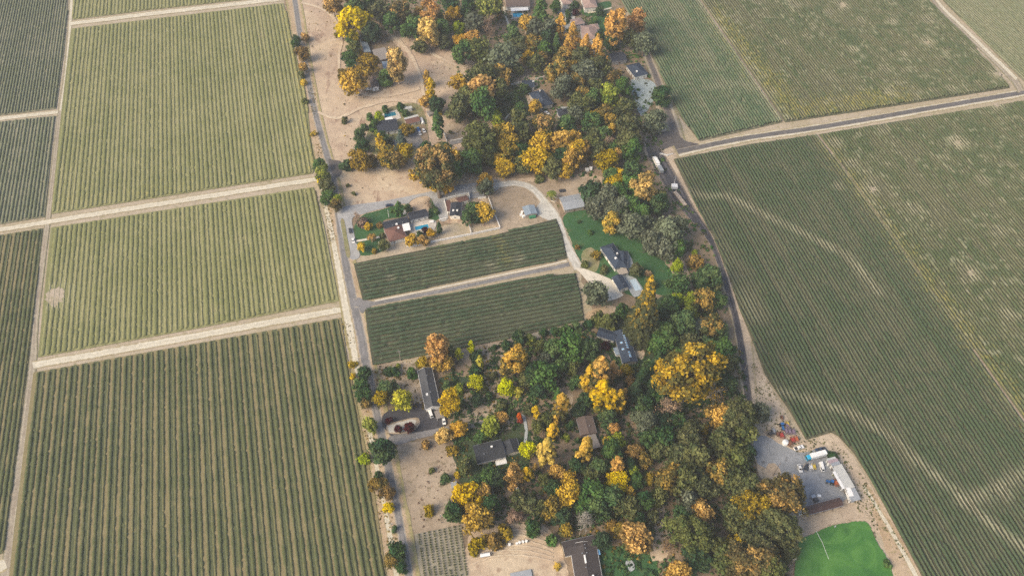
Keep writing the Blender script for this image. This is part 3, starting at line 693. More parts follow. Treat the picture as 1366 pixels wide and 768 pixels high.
# ------------------------------------------------------------------ trees
TREES = """
394 53 16 gd R|406 50 12 go S|403 70 18 rb R|404 90 12 go R|403 100 10 og S|405 111 8 yl S|407 135 8 og S
469 27 42 yl R|456 40 22 yl R|443 5 26 go R|496 42 24 gd R|470 50 16 gr R|472 62 18 og R|467 79 20 gd R|480 70 8 yl S
492 84 26 rb R|474 106 36 go R|456 99 14 oy R|529 86 25 ye T|515 104 22 gr S|569 103 13 go P|575 119 16 go P
472 2 16 oy R|474 10 26 gr R|535 15 26 gt R|575 13 26 or T|604 17 20 or R|544 40 18 gr R|571 46 30 ye R|591 55 18 og R|612 38 18 lg R
611 53 14 or R|505 11 30 og R|522 31 24 gr R|557 16 12 go R|494 5 24 gr R|553 33 26 gr R|580 28 24 og R
651 9 36 lg R|661 16 16 go R|633 29 26 gg R|654 33 20 pk B|618 55 18 or R|632 50 22 or R|638 66 34 og R|618 69 28 gr R|671 77 38 gg R
684 51 26 gr R|690 49 12 or S|721 20 32 gr C|719 2 10 go R|702 31 22 go R|715 40 26 gg R|733 38 30 gg R|726 29 10 go R|748 39 14 or P|763 50 22 or P
742 59 18 gr C|781 63 16 or P|796 68 15 or P|810 81 6 or P|822 32 29 or T|849 27 21 or T|859 58 28 gg R|841 51 24 og R|815 56 18 gd R
711 60 24 gt R|704 76 15 go R|715 84 24 og R|753 73 20 gt R|724 78 14 oy R|742 91 34 gt R|735 104 10 yl S|762 89 22 oy R|777 76 30 og R|782 95 34 gg R
799 93 30 og R|768 110 24 gt R|779 124 24 gt R|750 117 30 gg R|795 111 24 og R|819 104 20 oy R|832 116 22 gr R|815 128 28 lg R|806 153 24 oy R
793 159 22 oy R|835 142 26 og R|821 155 22 og R|768 153 22 gg R|884 127 25 gd R|873 159 33 gg R
664 100 24 gt R|671 108 18 go R|642 100 34 og R|611 110 20 go R|640 121 36 go R|622 131 30 og R|613 142 34 og R|644 139 34 gr R|666 124 26 og R
693 144 14 gr R|713 142 18 go R|688 133 14 gr S|662 158 20 lg S|693 159 30 og R|720 166 20 gt R
726 169 30 gt R|755 169 24 gr R|641 183 40 og L|672 181 36 gt R|695 177 30 og R|632 198 30 og R|641 206 24 lg R|628 212 30 gr R|674 204 30 gt R
672 221 24 go R|691 198 26 gr R|697 217 22 og R|724 190 30 go R|716 212 32 go R|749 190 30 go R|764 183 20 go R|749 208 22 gd R|766 198 28 go R
764 215 24 go R|737 223 26 og R|755 227 20 go R|655 212 22 og R
791 162 28 gr R|789 190 26 og R|812 160 20 gt R|816 173 14 yl R|812 192 20 pk B|793 181 24 og R|808 215 28 oy R|824 208 16 go R|837 173 34 og R
837 190 32 og R|843 202 26 gr R|824 233 20 go R|843 229 26 gr R|820 248 26 gt R|860 245 30 ye T|841 250 28 gr R|780 200 20 rb R
493 156 11 gr S|513 146 10 gd S|535 143 12 gd S|506 156 12 lg S|541 152 12 gr S|499 167 14 gr S|541 174 16 oy R|548 173 10 go S|535 187 20 bs C|507 190 11 go P
502 178 8 lg S|512 185 18 gd S|479 179 18 gr R|486 170 10 gr S|484 192 20 gd R|460 161 9 og S|464 220 18 gr S|479 213 28 rb R|497 216 20 oy S|517 207 26 gt R
541 205 24 gt R|526 212 24 oy R|568 201 26 gd R|592 198 24 gd R|568 135 16 go R|583 141 20 gd R|584 168 18 gr P|585 150 9 yl S|601 176 5 og S
583 225 50 gt L|594 212 36 go R|561 229 26 go R|594 247 18 or R|579 243 22 go R|607 227 26 gr R|647 240 18 or R|647 251 20 gg R
419 178 8 yl S|426 220 18 gr R|431 232 20 lg R|435 247 20 og R|429 242 12 yl S|437 262 18 gr R|448 268 15 lg R|464 247 6 og S|472 258 6 og S|447 274 16 oy R
476 292 14 pk B|484 296 12 pk S|491 301 10 go R|495 313 11 go M|506 301 8 rb S|532 279 13 gr P|524 281 7 gr S|544 277 10 gr R|572 271 12 pk B|581 281 10 gr S
482 329 12 yl R|511 327 14 og R|510 314 8 og S|499 334 8 oy S|550 320 16 go R|564 320 14 go R|560 314 10 gd S|575 310 12 or R|568 306 10 bu S|586 305 8 gd P
630 280 22 gr R|624 290 18 gr R|636 290 16 gd R|645 283 22 go R|736 255 13 lg M|786 255 30 gd S|719 238 12 og S
795 277 28 gg R|810 266 30 gg R|825 257 30 gr R|839 275 34 gr R|825 280 30 gg R|816 297 19 yl T|843 300 36 gg R|832 293 26 gg R|878 275 26 gd R|881 264 18 og R
891 310 40 gg R|876 319 26 gg R|902 302 30 gg R|903 330 24 gr R|772 296 5 gr S|787 310 7 gr S|770 330 8 rb S|780 352 10 og S|795 339 13 oy S
806 360 12 og S|848 360 16 og R|864 364 9 pk S|868 377 14 og R|795 391 34 gg R|860 415 40 gc X|830 415 22 gd R|808 427 30 og S|872 325 30 gg R|886 331 30 gg R
903 355 18 lg R|906 379 28 gr R|930 349 22 rb S|927 338 8 lg S|947 368 34 gr R|936 378 24 gd R|954 382 20 og R|939 400 30 gt R|955 400 22 gr R|945 408 7 yl S
921 400 22 lg R|905 400 18 lg R|892 408 26 gr R|881 422 22 gd R|888 439 26 gr R|910 430 34 gr R|919 419 24 lg R|932 437 22 bs R|950 432 30 gt R|961 441 22 gr R
918 459 30 og R|945 460 26 gr R|963 468 28 gr R|974 482 26 og R|905 473 18 gr R|921 495 70 bg L|968 510 30 gd R|949 515 34 pb B
785 505 24 gp P|800 503 32 gp P|816 497 18 or P|802 528 28 gp P|814 536 22 gp P|825 538 18 gp P|833 526 11 or P|811 556 24 gr R|779 536 22 gr R|827 497 8 or R|836 495 14 oy R|841 508 16 rb R
856 502 20 gd C|872 510 22 gd C|848 518 24 gd C|878 480 18 gd C|868 490 16 gd C|686 478 30 gp T|675 515 20 ly R|691 521 16 ly S|724 499 36 gr R|709 500 26 gd R
726 482 20 gg R|708 453 16 lg R|722 462 16 og R|742 466 30 gr R|762 464 34 gr R|784 464 30 gr R|806 460 13 bu S|786 431 14 gd S|755 440 14 gd S|770 436 14 gr S|740 443 14 gd S|726 444 12 gd S
693 453 20 gd R|676 459 12 gd S|793 486 13 gr S|764 491 18 og R|768 508 20 gr R|744 524 12 gr C|748 544 25 gp P|715 550 11 go P|693 556 8 re P|704 546 14 og R|669 556 18 go R
854 555 20 gg R|863 566 24 gg T|717 569 18 og R|737 575 17 gp P|724 580 12 pk B|760 566 12 gr S|755 582 10 lg S|704 600 20 ly R|728 604 26 ye P|781 599 25 go P|819 569 16 or R
810 588 14 yl R|822 588 22 lg R|817 602 28 gr R|845 602 22 rb R|860 612 20 oy R|878 600 24 og R|887 582 30 gd R|823 620 18 or P|826 639 26 yl R|845 630 16 lg R|815 646 16 yl R|841 655 14 yl R
781 622 11 go R|788 633 22 og R|801 622 24 gr R|742 628 20 go R|714 622 8 go P|702 632 17 gp P|684 632 27 go T|718 639 9 pk S|761 640 22 go R|760 656 34 go R|867 639 16 oy R
907 606 36 og R|921 590 34 og R|892 639 36 oy R|916 639 40 og R|894 546 32 pk B|960 555 32 go R|988 552 44 og L|1013 549 28 gg R|982 566 34 og R|923 577 34 og R|940 573 16 oy R
930 593 24 oy R|963 588 36 og R|993 579 36 og R|996 604 26 gd R|905 560 24 gd R|956 626 40 gt R|927 613 36 og R|982 613 36 og R|978 634 36 og R|940 648 34 og R
1043 660 50 bg L|1024 665 32 oy R|1004 674 44 oy L|998 650 40 og R|1039 700 52 og L|1018 718 50 og L|998 706 40 og R|1049 732 34 og R|1004 745 60 bg L|989 728 30 yl R|1024 762 44 og L|984 688 40 og R
1185 752 12 gr S|1111 607 13 gd S|934 682 34 go R|918 668 32 gg R|910 690 30 gr R|920 708 48 og L|940 720 40 og R|903 763 30 go R|930 742 42 gd R|965 742 40 og R|890 728 22 rb B|848 714 36 go R|826 707 20 oy R|815 701 16 rb R
780 694 26 gy B|799 679 30 gr R|792 659 34 gr R|817 663 34 gr R|836 674 30 og R|858 668 26 gd R|737 676 30 oy R|753 708 20 oy S|737 719 16 gr S|711 705 24 gd R|720 676 22 og R|879 661 26 og R|744 755 9 yl S|705 668 26 og R
623 662 34 go R|640 654 28 go R|632 687 38 go R|605 682 26 gd R|650 674 30 gd R|648 691 26 oy R|573 681 14 oy S|635 727 22 oy S|646 718 11 yl S|659 720 22 rb S|674 708 20 oy S|687 687 18 pk R|690 666 26 og R
529 735 26 gd R|522 747 20 oy R|535 754 18 gd R|518 676 14 yl R|526 706 9 gr S|515 655 20 rb R|500 644 18 rb R|505 634 14 gd R
508 599 36 gd R|487 611 15 lg S|494 566 20 lg R|508 645 18 oy R|567 593 13 go S|591 580 20 ye R|611 571 22 or R|603 599 14 oy S|654 569 24 lg R|641 581 16 gr R|669 558 18 go R|668 549 10 gd S|694 560 8 re S
622 622 22 og R|651 637 28 gr R|635 645 24 gr R|616 630 8 gr S|610 632 9 yl S|595 637 14 gr S|576 627 7 og S|532 572 10 bu R|546 569 15 bu R|519 560 9 bu R
583 462 33 or T|588 483 24 go R|600 470 16 og R|562 484 20 oy S|548 498 17 gr S|526 495 14 gd S|518 494 12 gd S|531 488 8 lg S|612 471 11 ly P|629 464 11 ly P|640 484 11 ly P|634 507 19 ly R|636 474 16 gd S|634 493 16 gd S
611 519 14 lg S|597 514 13 gr S|599 534 25 go T|535 533 27 ly R|517 515 24 gr R|510 531 22 oy R|486 496 20 gd R|470 486 12 yl S|471 501 8 yl S|482 513 18 gr R|484 526 22 gd R|487 536 16 oy R|674 459 12 gd S|636 533 18 gd R
652 528 12 gd S|660 463 10 gd S|646 517 10 og S|657 500 12 og S|700 484 18 gr R|668 540 14 og S|770 620 22 gd R|740 650 24 gd R|725 640 18 og R|860 540 26 gd R|880 530 26 gd R|850 640 22 gd R|870 690 20 og R|805 720 22 gd R|775 672 24 gr R
750 690 22 gd R|840 620 20 gd R|866 585 24 gd R|730 560 18 og R|770 548 18 gd R|664 640 24 gd R|700 505 20 og R|720 520 22 gd R|745 490 22 gr R|850 690 22 gd R|885 560 26 gd R|873 452 24 gr R|880 460 24 gr R|876 440 24 gr R|895 455 24 gr R
700 120 14 gr S|770 138 22 og R|780 143 24 og R|790 130 22 gr R|805 180 22 gr R|800 200 22 og R|820 195 20 gr R|815 235 20 gr R|860 265 22 gd R|855 285 26 gr R|862 300 26 gg R|690 60 24 og R
600 5 22 gd R|590 40 22 gr R|560 60 18 og R|625 12 22 gd R|730 55 24 gd R|725 68 20 gr R|690 92 18 og R|800 15 14 gd S|792 28 12 gr S|800 50 14 gd R|766 8 12 gd S|742 8 16 gd R|757 18 8 gd S|758 26 8 gd S|768 16 10 bu S|686 31 8 gd S
"""
# colour of a kind of foliage: unturned leaves, autumn leaves with low sun painted in, their share, bias of painted sun to the crown's top, words
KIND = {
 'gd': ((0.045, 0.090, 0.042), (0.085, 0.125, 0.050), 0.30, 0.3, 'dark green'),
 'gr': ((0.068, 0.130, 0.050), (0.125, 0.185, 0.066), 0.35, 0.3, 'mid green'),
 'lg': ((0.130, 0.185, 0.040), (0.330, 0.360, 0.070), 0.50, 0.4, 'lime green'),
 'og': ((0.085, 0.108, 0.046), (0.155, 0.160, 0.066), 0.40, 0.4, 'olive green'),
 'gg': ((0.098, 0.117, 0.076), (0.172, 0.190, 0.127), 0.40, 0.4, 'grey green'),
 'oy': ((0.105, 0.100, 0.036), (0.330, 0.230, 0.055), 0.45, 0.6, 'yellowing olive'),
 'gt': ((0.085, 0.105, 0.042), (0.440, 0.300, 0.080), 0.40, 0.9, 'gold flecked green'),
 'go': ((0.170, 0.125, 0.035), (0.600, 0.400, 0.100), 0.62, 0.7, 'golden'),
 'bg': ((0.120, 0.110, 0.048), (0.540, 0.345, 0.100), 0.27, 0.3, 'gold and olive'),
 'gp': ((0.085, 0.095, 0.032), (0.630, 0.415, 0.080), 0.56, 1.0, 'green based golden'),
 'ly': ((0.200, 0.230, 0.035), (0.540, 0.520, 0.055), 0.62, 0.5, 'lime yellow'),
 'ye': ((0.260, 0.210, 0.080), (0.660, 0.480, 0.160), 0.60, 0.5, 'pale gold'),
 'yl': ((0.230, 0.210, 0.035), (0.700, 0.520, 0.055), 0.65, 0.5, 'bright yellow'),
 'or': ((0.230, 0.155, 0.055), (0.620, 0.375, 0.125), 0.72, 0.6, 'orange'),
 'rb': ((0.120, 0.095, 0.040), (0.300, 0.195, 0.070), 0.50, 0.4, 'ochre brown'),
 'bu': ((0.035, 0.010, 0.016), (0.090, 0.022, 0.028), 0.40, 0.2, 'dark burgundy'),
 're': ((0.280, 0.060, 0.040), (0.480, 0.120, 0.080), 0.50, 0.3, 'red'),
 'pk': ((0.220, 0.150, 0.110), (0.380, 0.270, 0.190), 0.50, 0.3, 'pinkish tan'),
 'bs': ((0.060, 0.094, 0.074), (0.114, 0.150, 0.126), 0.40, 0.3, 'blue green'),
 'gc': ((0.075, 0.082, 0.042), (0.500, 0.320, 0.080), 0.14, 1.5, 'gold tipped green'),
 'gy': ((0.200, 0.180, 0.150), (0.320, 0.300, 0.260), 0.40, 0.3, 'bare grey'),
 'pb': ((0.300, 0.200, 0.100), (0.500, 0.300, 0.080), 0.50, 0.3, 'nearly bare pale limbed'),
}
SHAPE = {  # name, words, crown height / radius, clear trunk / radius, clumps, leaves per clump, leaf size, clump radius
 'R': ('broadleaf_tree', 'round tree', 1.45, 0.45, 42, 62, 0.088, 0.32),
 'T': ('tall_broadleaf_tree', 'tall tree', 2.9, 0.55, 66, 60, 0.085, 0.29),
 'P': ('poplar_tree', 'pointed tree', 4.1, 0.40, 64, 44, 0.12, 0.27),
 'C': ('conifer_tree', 'conifer', 3.0, 0.25, 0, 0, 0.15, 0.3),
 'L': ('large_tree', 'huge tree', 1.6, 0.85, 110, 66, 0.050, 0.19),
 'X': ('tall_conifer_tree', 'very tall conifer', 4.4, 0.2, 0, 0, 0.15, 0.3),
 'S': ('shrub', 'shrub', 1.25, 0.06, 16, 60, 0.15, 0.44),
 'B': ('bare_tree', 'tree with bare twigs', 1.9, 0.5, 24, 26, 0.05, 0.40),
 'M': ('palm_tree', 'palm', 1.0, 1.6, 0, 0, 0.1, 0.3),
}
def leaf_mat(code):
    a, b, fr, sun_bias, words = KIND[code]
    n = N('foliage ' + words)
    n.t.nodes.remove(n.b)
    v = n.attr('shade'); tn = n.attr('turned_sunlit')
    rnd = n.node('ShaderNodeObjectInfo').outputs['Random']
    tn = n.ramp(n.math('ADD', tn, n.math('MULTIPLY', n.math('SUBTRACT', rnd, 0.5), 0.35)), 0.3, 0.7)
    col = n.mix(tn, a, b)
    if code in ('go', 'or', 'gp', 'yl', 'ye', 'bg', 'ly', 'gt'):      # browning leaves in patches within the crown
        col = n.mix(n.math('MULTIPLY', n.ramp(n.noise(2.6, 2, 0.6), 0.52, 0.68), 0.55), col, (0.22, 0.155, 0.06))
    hs = n.node('ShaderNodeHueSaturation')
    n.put(hs.inputs['Hue'], n.math('ADD', n.math('MULTIPLY', rnd, 0.03), 0.488))
    n.put(hs.inputs['Saturation'], n.math('ADD', n.math('MULTIPLY', rnd, 0.25), 0.95))
    n.put(hs.inputs['Value'], n.math('ADD', n.math('MULTIPLY', v, 0.9), 0.58)); n.put(hs.inputs['Color'], col)
    d = n.node('ShaderNodeBsdfDiffuse'); tr = n.node('ShaderNodeBsdfTranslucent'); mx = n.node('ShaderNodeMixShader')
    n.put(d.inputs[0], hs.outputs[0]); n.put(tr.inputs[0], hs.outputs[0]); mx.inputs[0].default_value = 0.22
    n.t.links.new(d.outputs[0], mx.inputs[1]); n.t.links.new(tr.outputs[0], mx.inputs[2])
    n.t.links.new(mx.outputs[0], n.t.nodes['Material Output'].inputs['Surface'])
    return n.m
LEAF = {c: leaf_mat(c) for c in KIND}

def profile(shape, u):
    if shape == 'P': return np.where(u < 0.28, 0.62 + 0.38 * np.sin(u / 0.28 * np.pi / 2), np.cos((u - 0.28) / 0.72 * np.pi / 2) ** 0.8)
    if shape == 'T': return np.sqrt(np.clip(1 - ((u - 0.42) / 0.62) ** 2, 0.02, 1))
    if shape == 'S': return np.sqrt(np.clip(1 - (u * 0.96) ** 2.2, 0.02, 1))
    return np.sqrt(np.clip(1 - ((u - 0.40) / 0.64) ** 2, 0.02, 1))

def quads(pos, nor, size, rng, lon=1.0):
    n = len(pos)
    nor = nor / (np.linalg.norm(nor, axis=1, keepdims=True) + 1e-9)
    h = rng.normal(size=(n, 3)); u = np.cross(nor, h); u /= (np.linalg.norm(u, axis=1, keepdims=True) + 1e-9); v = np.cross(nor, u)
    a, b = (size * rng.uniform(0.6, 1.3, n))[:, None], (size * lon * rng.uniform(0.5, 1.1, n))[:, None]
    f = rng.uniform(-0.3, 0.3, (n, 1)) * a * nor
    V = np.stack([pos - u * a, pos - v * b + f, pos + u * a, pos + v * b - f], 1).reshape(-1, 3)
    return V, np.arange(n * 4).reshape(n, 4)

def crown_mesh(shape, code, seed):
    """leaf clumps spread through the crown; radius 1, base of the trunk at z = 0"""
    rng = np.random.default_rng(seed)
    nm, words, asp, trk, nc, nl0, ls, cr = SHAPE[shape]; dens = rng.uniform(0.8, 1.25)
    a, b, fr, sun_bias, _ = KIND[code]
    limbs = MB()
    pos, nor, cid, siz, cen = [], [], [], [], []
    if shape in 'RTPSBL':
        lob = rng.uniform(0, 6.28, 3); irr = rng.uniform(0.12, 0.32)
        i = 0
        while len(cen) < nc:
            i += 1
            u = rng.random() if shape != 'S' else rng.random() ** 1.3
            th = rng.uniform(0, 6.28)
            lobe = 1 + irr * np.sin(2 * th + lob[0]) + irr * 0.7 * np.sin(3 * th + lob[1] + 4 * u) 
            r = float(profile(shape, np.array(u))) * (1 - cr * 0.75) * min(lobe, 1.2)
            r *= rng.random() ** 0.38
            cen.append((r * math.cos(th), r * math.sin(th), trk + asp * (0.06 + 0.88 * u)))
        cen = np.array(cen)
        for k, c in enumerate(cen):
            f_ = rng.uniform(0.5, 1.35); q = cr * f_ * (0.75 if shape == 'P' else 1); nl = max(10, int(nl0 * min(f_, 1.25) ** 1.6 * dens))
            d = rng.normal(size=(nl, 3)); d[:, 2] += 0.25; d /= np.linalg.norm(d, axis=1, keepdims=True)
            rr = q * np.where(rng.random((nl, 1)) < 0.12, 1.35, 1.0) * rng.uniform(0.3, 1.05, (nl, 1)) ** 0.7
            p = c + d * rr * np.array([1, 1, 0.82 if shape != 'P' else 1.35])
            p[:, 2] = np.maximum(p[:, 2], 0.03)
            if shape == 'P': d = d + np.array([0, 0, 0.5])
            pos.append(p); nor.append(d + rng.normal(0, 0.45, (nl, 3))); cid.append(np.full(nl, k)); siz.append(np.full(nl, ls))
        ntr = trk + asp * 0.62
        w0 = 0.075 if shape != 'P' else 0.06
        if shape == 'S': w0 = 0.05
        kx, ky = rng.uniform(-0.06, 0.06, 2)
        limbs.tube([(0, 0, -0.03), (kx * 0.4, ky * 0.4, trk * 0.6 + 0.02), (kx, ky, trk + asp * 0.25), (kx * 1.3, ky * 0.6, ntr)], [w0 * 1.25, w0, w0 * 0.65, w0 * 0.18], 7)
        order = np.argsort(rng.random(nc))[:{'B': 22, 'L': 40}.get(shape, 9)]
        for k in order:
            c = cen[k]; zb = trk + (c[2] - trk) * rng.uniform(0.15, 0.5)
            m = np.array([c[0] * 0.45, c[1] * 0.45, (zb * 0.45 + c[2] * 0.55)])
            limbs.tube([(kx * 0.8, ky * 0.8, zb), tuple(m), tuple(c)], [w0 * 0.5, w0 * 0.3, w0 * 0.08], 5)
            if shape == 'B':
                for _ in range(7):
                    e = c + rng.normal(0, 0.26, 3) + np.array([0, 0, 0.1])
                    limbs.tube([tuple(m * 0.4 + c * 0.6), tuple(c * 0.6 + e * 0.4), tuple(e)], [w0 * 0.22, w0 * 0.14, w0 * 0.05], 3, cap=False)
    elif shape in 'CX':
        z, k = 0.22 * asp, 0
        H = trk + asp
        z = trk
        while z < H - 0.05:
            u = (z - trk) / asp
            r = (1 - u) ** 0.82 * rng.uniform(0.85, 1.08) + 0.04
            nb = max(4, int((22 if shape == 'X' else 13) * r + 2))
            for j in range(nb):
                th = rng.uniform(0, 6.28); L = r * rng.uniform(0.7, 1.1)
                cen.append((L * 0.6 * math.cos(th), L * 0.6 * math.sin(th), z))
                m = max(5, int((34 if shape == 'X' else 20) * L) + 3)
                t = rng.random(m) ** 0.75
                lat = rng.normal(0, 0.06, m) * (1.2 - t * 0.6)
                zz = z + 0.16 * L - 0.42 * L * t ** 1.6 + rng.normal(0, 0.025, m)
                x = t * L
                p = np.stack([x * math.cos(th) - lat * math.sin(th), x * math.sin(th) + lat * math.cos(th), zz], 1)
                nrm = np.stack([0.35 * math.cos(th) + rng.normal(0, 0.3, m), 0.35 * math.sin(th) + rng.normal(0, 0.3, m), np.full(m, 1.0)], 1)
                pos.append(p); nor.append(nrm); cid.append(np.full(m, k)); siz.append(np.full(m, 0.07 if shape == 'X' else 0.085)); k += 1
            z += 0.085 + 0.05 * rng.random()
        cen = np.array(cen)
        limbs.tube([(0, 0, -0.03), (0, 0, H * 0.5), (0, 0, H * 0.96)], [0.085, 0.05, 0.01], 7)
    elif shape == 'M':
        H = trk
        for k in range(34):
            th = k * 2.4; el = rng.uniform(-0.5, 1.1); L = 1.0
            m = 16; t = np.linspace(0.08, 1, m)
            zz = H + L * t * math.sin(el) * 0.6 - 0.45 * t ** 2
            x = t * L * math.cos(el * 0.7)
            for sd in (-1, 1):
                p = np.stack([x * math.cos(th) - sd * 0.06 * math.sin(th), x * math.sin(th) + sd * 0.06 * math.cos(th), zz], 1)
                nrm = np.stack([rng.normal(0, 0.4, m), rng.normal(0, 0.4, m), np.full(m, 1.0)], 1)
                pos.append(p); nor.append(nrm); cid.append(np.full(m, k)); siz.append(np.full(m, 0.075))
            cen.append((0, 0, H))
        cen = np.array(cen)
        limbs.tube([(0, 0, -0.03), (0.02, 0, H * 0.5), (0, 0.02, H)], [0.13, 0.10, 0.09], 8)
    pos, nor, cid, siz = np.concatenate(pos), np.concatenate(nor), np.concatenate(cid), np.concatenate(siz)
    V, Fq = quads(pos, nor, siz, rng, 1.2)
    nk = len(cen)
    shade = 0.55 * rng.random(nk)[cid] + 0.45 * rng.random(len(cid))
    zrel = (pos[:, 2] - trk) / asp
    turn_sun = 0.6 * rng.random(nk)[cid] + 0.25 * rng.random(len(cid)) + sun_bias * 0.5 * (zrel - 0.5) + (fr - 0.425) + 0.08  # random autumn turning, plus low sunlight painted gold towards the crown top
    cm = mesh_np('crown ' + shape + code, V, Fq, [LEAF[code]], {'shade': np.repeat(shade, 4), 'turned_sunlit': np.repeat(turn_sun, 4)})
    bark = {'B': 'twig_grey' if code == 'gy' else ('bark_pale' if code == 'pb' else 'twig')}.get(shape, 'bark_pale' if code in ('go', 'ye', 'bg') else 'bark')
    return cm, limbs.mesh('trunk ' + shape + code, M[bark])
_crowns = {}
def crowns(shape, code, i):
    key = (shape, code, i % 6)
    if key not in _crowns: _crowns[key] = crown_mesh(shape, code, sum(map(ord, shape + code)) * 17 + (i % 6) * 7919)
    return _crowns[key]

LANDMARK = [  # words, photo pixel
 ('the long gable house', 572, 520), ('the grey roofed villa', 660, 602), ('the blue skylight house', 822, 462),
 ('the small brown roofed house', 784, 570), ('the bottom edge house', 778, 742), ('the lawn slate house', 820, 344),
 ('the pale pool', 848, 382), ('the grey metal barn', 763, 270), ('the small metal shed', 706, 281),
 ('the brown hip roof', 535, 303), ('the walled courtyard house', 610, 276), ('the teal pool house', 517, 168),
 ('the blue slate house', 718, 130), ('the dry field barn', 485, 58), ('the bright pool', 690, 5),
 ('the rose roofed mansion', 785, 42), ('the upper dark house', 824, 76), ('the gravel court house', 850, 94),
 ('the long white shed', 1125, 640), ('the low rusty barn', 1098, 676), ('the green pond', 1118, 735), ('the cream apron', 800, 382),
 ('the leading white truck', 875, 218), ('the two white containers', 900, 252), ('the gravel island', 540, 568), ('the nursery rows', 590, 735),
 ('the white boxes', 695, 724), ('the kidney shaped paving', 840, 753), ('the farm machines', 1050, 578), ('the gravel drive bend', 708, 250),
 ('the lane junction', 482, 408), ('the upper dirt junction', 885, 190), ('the main road bend', 440, 222), ('the dry lot', 565, 640),
 ('the green garage roof', 757, 150), ('the small pale shelter', 647, 738), ('the straw pile', 852, 470), ('the brick terrace', 800, 416),
]
ORD = ['nearest', 'second', 'third', 'fourth', 'fifth', 'sixth', 'seventh', 'eighth', 'ninth', 'tenth', 'eleventh', 'twelfth']
def where(x, y):
    n_, lx, ly = min(LANDMARK, key=lambda l: (l[1] - x) ** 2 + ((l[2] - y) * 1.25) ** 2)
    dx, dy = x - lx, (y - ly) * 1.3
    if abs(dx) > 2.2 * abs(dy): rel = 'right of' if dx > 0 else 'left of'
    elif abs(dy) > 2.2 * abs(dx): rel = 'below' if dy > 0 else 'above'
    else: rel = ('lower ' if dy > 0 else 'upper ') + ('right of' if dx > 0 else 'left of')
    return rel, n_, math.hypot(dx, dy)

def plant_trees():
    rows = [t.split() for ln in TREES.strip().splitlines() for t in ln.split('|')]
    rec = []
    for t in rows:
        x, y, wd = map(float, t[:3]); rel, lm, dist = where(x, y)
        size = 'small' if wd < 13 else ('broad' if wd > 33 else '')
        rec.append([x, y, wd, t[3], t[4], ' '.join(q for q in (size, KIND[t[3]][4], SHAPE[t[4]][1]) if q), rel, lm, dist])
    seen = {}
    for q in rec: seen.setdefault((q[5], q[6], q[7]), []).append(q)
    for i, (x, y, wd, code, shape, words, rel, lm, dist) in enumerate(rec):
        same = sorted(seen[(words, rel, lm)], key=lambda q: q[8])
        label = f'{words} {rel} {lm}'
        if len(same) > 1:
            k = [q[0:2] for q in same].index([x, y])
            label = (f'{words}, nearest of {len(same)} {rel} {lm}' if k == 0 else f'{words}, {ORD[k]} nearest {rel} {lm}')
        nm, _, asp, trk, *_r = SHAPE[shape]
        rad = wd / 2 * mpp(x, y) * 1.18
        p = P(x, y, rad * (trk + asp * (0.52 if shape not in 'CPX' else 0.45)))
        rad *= 1 - (p.z / CAMH) * 0.9
        t = empty(nm, (p.x, p.y, 0), R.uniform(0, 6.28), label, {'shrub': 'shrub', 'palm_tree': 'palm'}.get(nm, 'tree'),
                  {'shrub': 'shrubs of the gardens and roadsides', 'palm_tree': 'palms'}.get(nm, 'trees of the wooded strip and gardens'))
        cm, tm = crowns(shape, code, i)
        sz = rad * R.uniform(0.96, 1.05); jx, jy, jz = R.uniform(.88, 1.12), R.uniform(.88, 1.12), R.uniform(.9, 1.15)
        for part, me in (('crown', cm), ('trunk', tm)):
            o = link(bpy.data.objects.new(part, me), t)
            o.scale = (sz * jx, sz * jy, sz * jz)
plant_trees()

# ------------------------------------------------------------------ buildings
def fit(corners, z):
    g = [P(x, y, z) for x, y in corners]
    c = sum(g, Vector()) / 4
    e0 = ((g[1] - g[0]) + (g[2] - g[3])) / 2; e1 = ((g[2] - g[1]) + (g[3] - g[0])) / 2
    if e0.length >= e1.length: L, W, d = e0.length, e1.length, e0
    else: L, W, d = e1.length, e0.length, e1
    return c, L, W, math.atan2(d.y, d.x)

_win = {}
def window_meshes(wd, ht):
    k = (round(wd, 1), round(ht, 1))
    if k not in _win:
        f = MB(); t = 0.08
        f.box(-wd / 2, wd / 2, -0.05, 0.07, ht - t, ht); f.box(-wd / 2, wd / 2, -0.05, 0.09, 0, t)
        f.box(-wd / 2, -wd / 2 + t, -0.05, 0.07, t, ht - t); f.box(wd / 2 - t, wd / 2, -0.05, 0.07, t, ht - t); f.box(-t / 3, t / 3, -0.05, 0.06, t, ht - t)
        g = MB().box(-wd / 2 + t, wd / 2 - t, -0.03, 0.03, t, ht - t)
        _win[k] = (f.mesh('window', M['white']), g.mesh('pane', M['glass']))
    return _win[k]

def put_window(root, x, y, z, rz, wd=1.5, ht=1.2):
    a, b = window_meshes(wd, ht)
    o = link(bpy.data.objects.new('window', a), root); o.location = (x, y, z); o.rotation_euler = (0, 0, rz)
    link(bpy.data.objects.new('pane', b), o)

_door = {}
def put_door(root, x, y, rz, wd=1.0, ht=2.1, m='brown_wall', name='door'):
    k = (wd, ht, m)
    if k not in _door:
        d = MB().box(-wd / 2, wd / 2, -0.05, 0.05, 0.03, ht)
        for i in range(4): d.box(-wd / 2 + 0.1, wd / 2 - 0.1, 0.05, 0.075, 0.12 + i * ht / 4, (i + 1) * ht / 4 - 0.06)
        _door[k] = (d.mesh('door', M[m]), MB().tube([(wd * 0.38, 0.07, 1.0), (wd * 0.38, 0.13, 1.0)], 0.035, 6).mesh('handle', M['chrome']))
    o = link(bpy.data.objects.new(name, _door[k][0]), root); o.location = (x, y, 0); o.rotation_euler = (0, 0, rz)
    link(bpy.data.objects.new('handle', _door[k][1]), o)

